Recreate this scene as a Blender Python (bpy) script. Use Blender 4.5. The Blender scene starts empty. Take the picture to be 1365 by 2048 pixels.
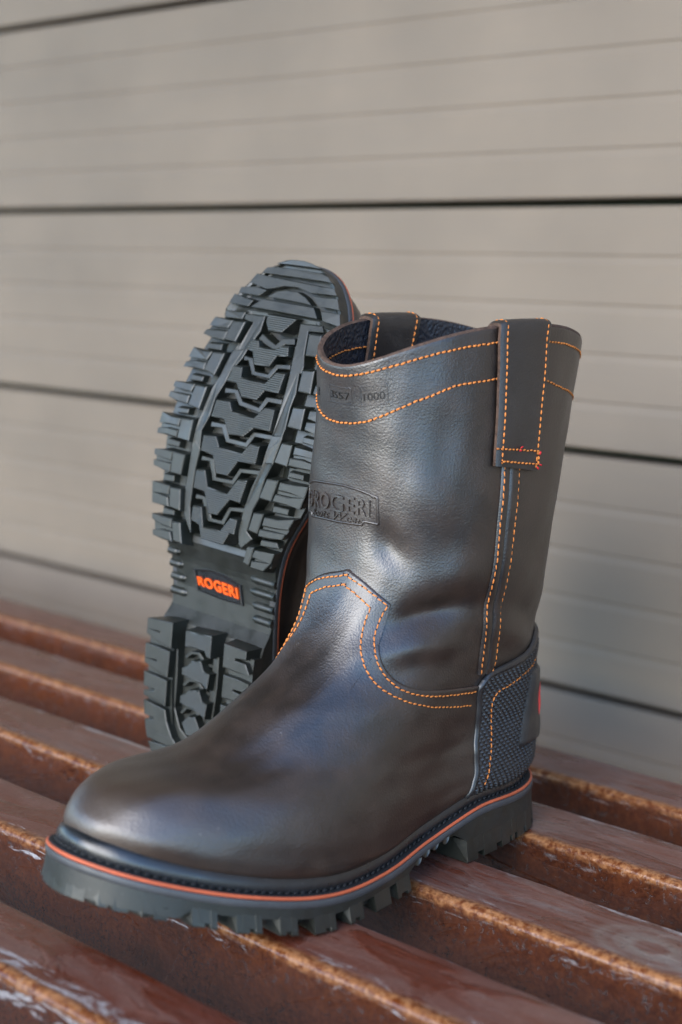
import bpy, math, random
import numpy as np
from mathutils import Vector, Matrix, noise

random.seed(7); RNG = np.random.default_rng(7)
scene = bpy.context.scene
COL = scene.collection

# ------------------------------------------------------------------ camera
CAM_H = 0.326
PITCH, ROLL = math.radians(8.65), math.radians(2.18)
cam_data = bpy.data.cameras.new("camera")
cam = bpy.data.objects.new("camera", cam_data); COL.objects.link(cam)
fw = Vector((0, math.cos(PITCH), -math.sin(PITCH))); rt = Vector((1, 0, 0)); up = rt.cross(fw)
r_ = rt * math.cos(ROLL) + up * math.sin(ROLL); u_ = -rt * math.sin(ROLL) + up * math.cos(ROLL)
cam.matrix_world = Matrix(((r_.x, u_.x, -fw.x, 0), (r_.y, u_.y, -fw.y, 0), (r_.z, u_.z, -fw.z, CAM_H), (0, 0, 0, 1)))
cam_data.sensor_fit = 'VERTICAL'; cam_data.sensor_height = 36.0; cam_data.sensor_width = 24.0
cam_data.lens = 50.0; cam_data.clip_start = 0.02; cam_data.clip_end = 500
cam_data.dof.use_dof = True; cam_data.dof.focus_distance = 0.82; cam_data.dof.aperture_fstop = 4.4
cam_data.dof.aperture_blades = 9
scene.camera = cam

# ------------------------------------------------------------------ light
SUN_EL, SUN_AZ = math.radians(27), math.radians(219)      # azimuth clockwise from +Y
world = bpy.data.worlds.new("World"); scene.world = world; world.use_nodes = True
wn = world.node_tree
bg = wn.nodes["Background"]; sky = wn.nodes.new("ShaderNodeTexSky")
sky.sky_type = 'NISHITA'; sky.sun_disc = False; sky.sun_elevation = SUN_EL; sky.sun_rotation = SUN_AZ
sky.air_density = 1.0; sky.dust_density = 0.3; sky.ozone_density = 4.0
wn.links.new(sky.outputs[0], bg.inputs[0]); bg.inputs[1].default_value = 0.15
sun_d = bpy.data.lights.new("sun", 'SUN'); sun_d.energy = 1.0; sun_d.angle = math.radians(48); sun_d.color = (1.0, 0.90, 0.77)
sun = bpy.data.objects.new("sun", sun_d); COL.objects.link(sun)
sdir = Vector((math.sin(SUN_AZ) * math.cos(SUN_EL), math.cos(SUN_AZ) * math.cos(SUN_EL), math.sin(SUN_EL)))
sun.rotation_euler = sdir.to_track_quat('Z', 'Y').to_euler()
sun.location = (1.5, -1.0, 2.5)
scene.view_settings.view_transform = 'Standard'; scene.view_settings.look = 'None'
scene.view_settings.exposure = 2.12; scene.view_settings.gamma = 1.0
scene.render.engine = 'CYCLES'
try:
    scene.cycles.use_denoising = True
    scene.cycles.max_bounces = 8
except Exception: pass

# ------------------------------------------------------------------ materials
def new_mat(name):
    m = bpy.data.materials.new(name); m.use_nodes = True
    nt = m.node_tree; b = nt.nodes["Principled BSDF"]
    return m, nt, b
class NT:
    def __init__(s, nt): s.nt = nt
    def n(s, t, **k):
        nd = s.nt.nodes.new(t)
        for a, v in k.items():
            if a == 'op': nd.operation = v
            else: setattr(nd, a, v)
        return nd
    def l(s, a, b): s.nt.links.new(a, b)
    def coord(s, scale=(1, 1, 1), loc=(0, 0, 0), rot=(0, 0, 0)):
        tc = s.n("ShaderNodeTexCoord"); mp = s.n("ShaderNodeMapping")
        mp.inputs['Scale'].default_value = scale; mp.inputs['Location'].default_value = loc; mp.inputs['Rotation'].default_value = rot
        s.l(tc.outputs['Object'], mp.inputs['Vector']); return mp.outputs[0]
    def noise(s, vec, scale, detail=4, rough=0.55, dist=0):
        nd = s.n("ShaderNodeTexNoise"); s.l(vec, nd.inputs['Vector'])
        nd.inputs['Scale'].default_value = scale; nd.inputs['Detail'].default_value = detail
        nd.inputs['Roughness'].default_value = rough; nd.inputs['Distortion'].default_value = dist
        return nd.outputs[0]
    def ramp(s, fac, stops):
        nd = s.n("ShaderNodeValToRGB"); s.l(fac, nd.inputs[0]); e = nd.color_ramp.elements
        while len(e) < len(stops): e.new(0.5)
        for i, (p, c) in enumerate(stops):
            e[i].position = p; e[i].color = (c[0], c[1], c[2], 1) if isinstance(c, tuple) else (c, c, c, 1)
        return nd.outputs[0]
    def mix(s, fac, a, b, mode='MIX'):
        nd = s.n("ShaderNodeMix"); nd.data_type = 'RGBA'; nd.blend_type = mode
        for sock, v in ((nd.inputs[0], fac), (nd.inputs[6], a), (nd.inputs[7], b)):
            if isinstance(v, bpy.types.NodeSocket): s.l(v, sock)
            elif sock.type == "VALUE": sock.default_value = v
            else: sock.default_value = (v[0], v[1], v[2], 1) if isinstance(v, tuple) else (v, v, v, 1)
        return nd.outputs[2]
    def math(s, op, a, b=None, c=None):
        nd = s.n("ShaderNodeMath"); nd.operation = op
        for i, v in enumerate((a, b, c)):
            if v is None: continue
            if isinstance(v, bpy.types.NodeSocket): s.l(v, nd.inputs[i])
            else: nd.inputs[i].default_value = v
        return nd.outputs[0]
    def bump(s, h, strength, dist, prev=None):
        nd = s.n("ShaderNodeBump"); nd.inputs['Strength'].default_value = strength; nd.inputs['Distance'].default_value = dist
        s.l(h, nd.inputs['Height'])
        if prev is not None: s.l(prev, nd.inputs['Normal'])
        return nd.outputs[0]

def leather_mat(name, dark, mid, brown, rough=(0.34, 0.5), spec=0.55, grain=1.0, burn=False):
    m, nt, b = new_mat(name); t = NT(nt)
    v = t.coord()
    n1 = t.noise(v, 14, 3, 0.5, 0.6); n2 = t.noise(v, 55, 5, 0.6); n3 = t.noise(v, 420, 3, 0.6)
    c = t.mix(t.ramp(n1, [(0.38, 0.0), (0.62, 1.0)]), dark, mid)
    c = t.mix(t.math('MULTIPLY', t.ramp(n2, [(0.42, 0.0), (0.70, 1.0)]), 0.5), c, brown)
    if burn:
        sx = t.n('ShaderNodeSeparateXYZ'); t.l(v, sx.inputs[0]); fx = t.ramp(t.math('ADD', sx.outputs[0], t.math('MULTIPLY', t.math('SUBTRACT', n1, 0.5), 0.05)), [(0.262, 0.0), (0.335, 1.0)])
        c = t.mix(t.math('MULTIPLY', fx, 0.75), c, (0.050, 0.031, 0.019))
    sp = t.n("ShaderNodeTexVoronoi"); t.l(v, sp.inputs['Vector']); sp.inputs['Scale'].default_value = 120
    fleck = t.ramp(sp.outputs['Distance'], [(0.0, 1.0), (0.07, 0.0)])
    gate = t.ramp(t.noise(v, 30, 2), [(0.5, 0.0), (0.62, 1.0)])
    c = t.mix(t.math('MULTIPLY', t.math('MULTIPLY', fleck, gate), 0.5), c, (0.30, 0.28, 0.26))
    # fine pale rub marks
    vs = t.coord((30, 8, 30), rot=(0.4, 0.3, 0.2)); sc = t.noise(vs, 9, 6, 0.75, 1.2)
    c = t.mix(t.math('MULTIPLY', t.ramp(sc, [(0.62, 0.0), (0.78, 1.0)]), 0.28), c, (0.16, 0.14, 0.12))
    t.l(c, b.inputs['Base Color'])
    rr = t.n("ShaderNodeMapRange"); t.l(n2, rr.inputs[0]); rr.inputs[1].default_value = 0.3; rr.inputs[2].default_value = 0.7
    rr.inputs[3].default_value = rough[0]; rr.inputs[4].default_value = rough[1]
    t.l(rr.outputs[0], b.inputs['Roughness'])
    b.inputs['Specular IOR Level'].default_value = spec
    vo = t.n("ShaderNodeTexVoronoi"); t.l(v, vo.inputs['Vector']); vo.inputs['Scale'].default_value = 900
    cz = t.n("ShaderNodeTexVoronoi"); cz.feature = 'DISTANCE_TO_EDGE'; dv = t.n("ShaderNodeVectorMath"); dv.operation = 'ADD'; nz = t.n("ShaderNodeTexNoise"); t.l(v, nz.inputs['Vector']); nz.inputs['Scale'].default_value = 60
    sc_ = t.n("ShaderNodeVectorMath"); sc_.operation = 'SCALE'; sc_.inputs['Scale'].default_value = 0.012; t.l(nz.outputs[1], sc_.inputs[0]); t.l(v, dv.inputs[0]); t.l(sc_.outputs[0], dv.inputs[1]); t.l(dv.outputs[0], cz.inputs['Vector']); cz.inputs['Scale'].default_value = 210
    crease = t.ramp(cz.outputs['Distance'], [(0.0, 0.0), (0.10, 1.0)])
    gm = t.ramp(t.noise(v, 18, 3), [(0.42, 0.0), (0.62, 1.0)])
    crease = t.mix(gm, 1.0, crease)
    g = t.bump(vo.outputs['Distance'], 0.35 * grain, 0.0003)
    g = t.bump(crease, 0.08 * grain, 0.0004, g)
    g = t.bump(n3, 0.13 * grain, 0.0006, g)
    g = t.bump(t.noise(t.coord((1, 1, 2.2), rot=(0.3, 0.5, 0)), 120, 5, 0.62, 0.8), 0.035 * grain, 0.0014, g)
    b.inputs['Coat Weight'].default_value = 0.2 if spec > .6 else 0.0; b.inputs['Coat Roughness'].default_value = 0.38
    t.l(g, b.inputs['Normal']); t.l(g, b.inputs['Coat Normal'])
    return m
def simple_mat(name, col, rough, spec=0.5, var=0.25, scale=60, bump=0.2, bscale=500, bdist=0.0004):
    m, nt, b = new_mat(name); t = NT(nt); v = t.coord()
    n1 = t.noise(v, scale, 4)
    c2 = tuple(min(1, x * (1 + var)) for x in col); c1 = tuple(x * (1 - var) for x in col)
    t.l(t.mix(t.ramp(n1, [(0.35, 0.0), (0.68, 1.0)]), c1, c2), b.inputs['Base Color'])
    t.l(t.ramp(n1, [(0.3, rough - 0.05), (0.7, min(1, rough + 0.07))]), b.inputs['Roughness'])
    b.inputs['Specular IOR Level'].default_value = spec
    t.l(t.bump(t.noise(v, bscale, 3), bump, bdist), b.inputs['Normal'])
    return m
M = {}
M['leather'] = leather_mat('oiled_brown_leather', (0.0075, 0.0047, 0.0034), (0.0165, 0.0098, 0.0060), (0.040, 0.021, 0.011), (0.35, 0.46), 1.0, burn=True)
M['strap'] = leather_mat('strap_leather', (0.008, 0.006, 0.005), (0.015, 0.011, 0.009), (0.036, 0.027, 0.020), (0.42, 0.56), 0.8)
M['edge'] = simple_mat('raw_leather_edge', (0.075, 0.045, 0.032), 0.75, 0.3, 0.35, 300, 0.5, 700)
M['lining'] = None
def lining():
    m, nt, b = new_mat('pebbled_black_lining'); t = NT(nt); v = t.coord((1, 1, 0.8))
    vo = t.n("ShaderNodeTexVoronoi"); t.l(v, vo.inputs['Vector']); vo.inputs['Scale'].default_value = 520; vo.feature = 'SMOOTH_F1'
    b.inputs['Base Color'].default_value = (0.018, 0.019, 0.024, 1); b.inputs['Roughness'].default_value = 0.42
    g = t.bump(vo.outputs['Distance'], 0.9, 0.0012); t.l(t.bump(t.noise(v, 160, 3), 0.5, 0.002, g), b.inputs['Normal'])
    return m
M['lining'] = lining()
def rubber(name, ribs=False, col=(0.0075, 0.0092, 0.0062), rough=0.45, pits=False):
    m, nt, b = new_mat(name); t = NT(nt); v = t.coord()
    n1 = t.noise(v, 40, 5, 0.6)
    c1 = tuple(x * 0.8 for x in col); c2 = tuple(x * 1.3 for x in col)
    c = t.mix(t.ramp(n1, [(0.35, 0.0), (0.7, 1.0)]), c1, c2)
    sp = t.n("ShaderNodeTexVoronoi"); t.l(v, sp.inputs['Vector']); sp.inputs['Scale'].default_value = 150
    c = t.mix(t.math('MULTIPLY', t.ramp(sp.outputs['Distance'], [(0.0, 1.0), (0.08, 0.0)]), 0.35), c, (0.2, 0.2, 0.19))
    t.l(c, b.inputs['Base Color'])
    t.l(t.ramp(t.noise(v, 90, 4), [(0.3, rough - 0.09), (0.7, rough + 0.10)]), b.inputs['Roughness'])
    b.inputs['Specular IOR Level'].default_value = 0.8
    g = t.bump(t.noise(v, 700, 3), 0.25, 0.0003)
    if ribs:
        w = t.n("ShaderNodeTexWave"); w.wave_type = 'BANDS'; w.bands_direction = 'X'; w.wave_profile = 'SIN'
        t.l(v, w.inputs['Vector']); w.inputs['Scale'].default_value = 1 / 0.0013 / 3.2
        g = t.bump(w.outputs[0], 0.45, 0.0004, g)
    t.l(g, b.inputs['Normal'])
    return m
M['rubber'] = rubber('tread_rubber')
M['ribbed'] = rubber('ribbed_tread_rubber', ribs=True)
M['wall_rubber'] = rubber('sidewall_rubber', rough=0.5)
M['ledge'] = rubber('grey_ledge_rubber', col=(0.038, 0.040, 0.043), rough=0.55)
M['bead'] = rubber('welt_rubber', col=(0.009, 0.010, 0.011), rough=0.33)
M['counter'] = rubber('counter_rubber', col=(0.013, 0.013, 0.0135), rough=0.42)
M['orange'] = simple_mat('orange_midsole', (0.46, 0.098, 0.040), 0.5, 0.4, 0.08, 80, 0.2, 400)
M['orange_logo'] = simple_mat('orange_rubber_letters', (0.80, 0.10, 0.008), 0.45, 0.4, 0.05, 80, 0.2, 400)
M['red'] = simple_mat('red_rubber_inlay', (0.62, 0.03, 0.02), 0.45, 0.4, 0.05, 80, 0.2, 400)
M['thread'] = simple_mat('orange_thread', (0.62, 0.20, 0.042), 0.6, 0.3, 0.18, 400, 0.4, 2500)
M['thread_red'] = simple_mat('red_thread', (0.45, 0.015, 0.02), 0.6, 0.3, 0.2, 400, 0.4, 2500)
M['hole'] = simple_mat('dark_stitch_hole', (0.03, 0.006, 0.004), 0.8, 0.2, 0.1)
M['stamp'] = simple_mat('stamp_shade_leather', (0.006, 0.005, 0.004), 0.5, 0.4, 0.2)  # darker than the leather: shade of the pressed marks painted into it
M['dark_thread'] = simple_mat('black_welt_thread', (0.006, 0.0065, 0.008), 0.7, 0.4, 0.2)

# ------------------------------------------------------------------ helpers
def link(o, parent=None):
    COL.objects.link(o)
    if parent is not None: o.parent = parent
    return o
def mesh_obj(name, V, F, mats, parent=None, smooth=True, midx=None, flip=False):
    me = bpy.data.meshes.new(name)
    V = np.asarray(V, float)
    if flip: F = [tuple(reversed(f)) for f in F]
    me.from_pydata(V.tolist(), [], F if isinstance(F, list) else F.tolist())
    for mm in (mats if isinstance(mats, (list, tuple)) else [mats]): me.materials.append(mm)
    if midx is not None: me.polygons.foreach_set('material_index', np.asarray(midx, np.int32))
    if smooth: me.polygons.foreach_set('use_smooth', np.ones(len(me.polygons), bool))
    me.update()
    o = bpy.data.objects.new(name, me)
    return link(o, parent)
def empty(name, parent=None):
    o = bpy.data.objects.new(name, None); o.empty_display_size = 0.05
    return link(o, parent)
def grid_faces(nr, nc, close_c=False, close_r=False, base=0):
    F = []
    for i in range(nr if close_r else nr - 1):
        for j in range(nc if close_c else nc - 1):
            i2 = (i + 1) % nr; j2 = (j + 1) % nc
            F.append((base + i * nc + j, base + i * nc + j2, base + i2 * nc + j2, base + i2 * nc + j))
    return F
def cr(xs, ys, x):
    xs = np.asarray(xs); ys = np.asarray(ys); x = np.asarray(x, float)
    m = np.gradient(ys, xs); i = np.clip(np.searchsorted(xs, x, side='right') - 1, 0, len(xs) - 2)
    h = xs[i + 1] - xs[i]; t = (x - xs[i]) / h
    return (2*t**3-3*t**2+1)*ys[i]+(t**3-2*t**2+t)*h*m[i]+(-2*t**3+3*t**2)*ys[i+1]+(t**3-t**2)*h*m[i+1]
def sstep(a, b, x):
    t = np.clip((x - a) / (b - a), 0, 1); return t * t * (3 - 2 * t)
def resample(P, n, dense=24, smooth=True):
    """arc-length resample of a polyline (k,d) through a Catmull-Rom curve"""
    P = np.asarray(P, float)
    if smooth and len(P) > 2:
        E = np.vstack([2*P[0]-P[1], P, 2*P[-1]-P[-2]]); out = []
        for i in range(1, len(E) - 2):
            p0, p1, p2, p3 = E[i-1], E[i], E[i+1], E[i+2]
            for k in range(dense):
                t = k / dense
                out.append(.5*((2*p1)+(p2-p0)*t+(2*p0-5*p1+4*p2-p3)*t*t+(3*p1-p0-3*p2+p3)*t**3))
        out.append(P[-1]); P = np.array(out)
    s = np.concatenate([[0], np.cumsum(np.linalg.norm(np.diff(P, axis=0), axis=1))])
    q = np.linspace(0, s[-1], n)
    return np.stack([np.interp(q, s, P[:, k]) for k in range(P.shape[1])], -1)
# ------------------------------------------------------------------ boot shape data (mm, boot frame: x heel to toe, y outward, z up)
OUT = [[0.0,-5.6],[0.1,-0.6],[0.6,4.7],[1.8,10.1],[4.1,15.6],[7.7,21.3],[12.2,27.3],[17.7,33.0],[24.1,37.6],[31.6,41.1],[40.2,43.7],[49.4,45.7],[58.6,47.4],[67.8,48.8],[77.1,49.8],[86.7,50.5],[96.5,51.2],[106.6,51.6],[117.0,51.7],[127.5,52.0],[137.9,52.8],[148.2,54.6],[158.6,57.0],[168.9,59.4],[179.3,61.4],[189.6,62.9],[199.9,64.1],[210.3,64.9],[220.6,65.0],[231.0,64.4],[241.5,63.2],[251.9,61.4],[262.0,59.2],[271.9,56.6],[281.7,53.4],[291.1,49.9],[299.9,46.0],[308.2,41.9],[316.1,37.4],[323.2,32.5],[329.2,27.3],[334.2,21.6],[338.1,15.4],[341.1,9.0],[343.0,2.6],[343.7,-3.9],[343.3,-10.7],[341.9,-17.4],[339.5,-23.5],[336.2,-29.1],[331.8,-34.3],[326.5,-39.0],[320.6,-43.1],[313.9,-46.6],[306.5,-49.5],[298.3,-51.9],[289.6,-54.0],[280.0,-55.7],[269.5,-57.1],[258.8,-58.0],[248.2,-58.6],[237.9,-59.0],[227.5,-59.2],[217.2,-58.8],[206.8,-57.1],[196.5,-53.5],[186.1,-48.4],[175.8,-43.2],[165.5,-39.3],[155.0,-37.0],[144.6,-35.7],[134.2,-34.9],[124.1,-34.3],[114.3,-33.8],[104.7,-33.5],[95.3,-33.5],[86.2,-33.9],[77.2,-34.8],[68.5,-36.2],[60.0,-37.6],[51.7,-38.3],[43.4,-38.4],[35.1,-38.2],[27.3,-37.3],[20.7,-35.8],[15.2,-33.4],[10.7,-30.2],[7.1,-26.6],[4.1,-22.8],[2.0,-18.9],[0.8,-14.7],[0.2,-10.2]]
YLT = [-4.1,-1.1,2.4,6.0,9.5,13.1,16.6,20.0,23.2,26.2,29.0,31.8,34.5,37.1,39.7,42.2,44.6,46.8,48.9,50.8,52.4,53.9,55.0,55.9,56.4,56.5,56.1,55.3,54.2,53.0,51.4,49.4,47.3,45.5,44.3,43.6,43.3,43.2,43.1,42.7,42.2,41.7,41.1,40.4,39.5,38.3,37.2,36.0,34.7,33.2,31.3,28.9,25.9,22.5,19.0,15.6,12.3,9.2,5.7,1.3,-5.5]
YMT = [-4.1,-8.8,-12.8,-16.7,-20.3,-23.6,-26.7,-29.7,-32.5,-35.1,-37.5,-39.5,-41.4,-43.0,-44.4,-45.8,-46.9,-47.9,-48.7,-49.4,-49.9,-50.2,-50.5,-50.7,-50.6,-49.8,-48.0,-44.5,-40.3,-36.0,-32.4,-30.0,-28.4,-27.3,-26.6,-26.1,-25.6,-25.2,-25.0,-25.0,-25.2,-25.6,-26.4,-27.5,-28.6,-29.4,-29.8,-29.9,-29.8,-29.6,-29.2,-28.5,-27.5,-26.0,-24.0,-21.7,-19.3,-16.9,-14.2,-10.5,-5.5]
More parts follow.
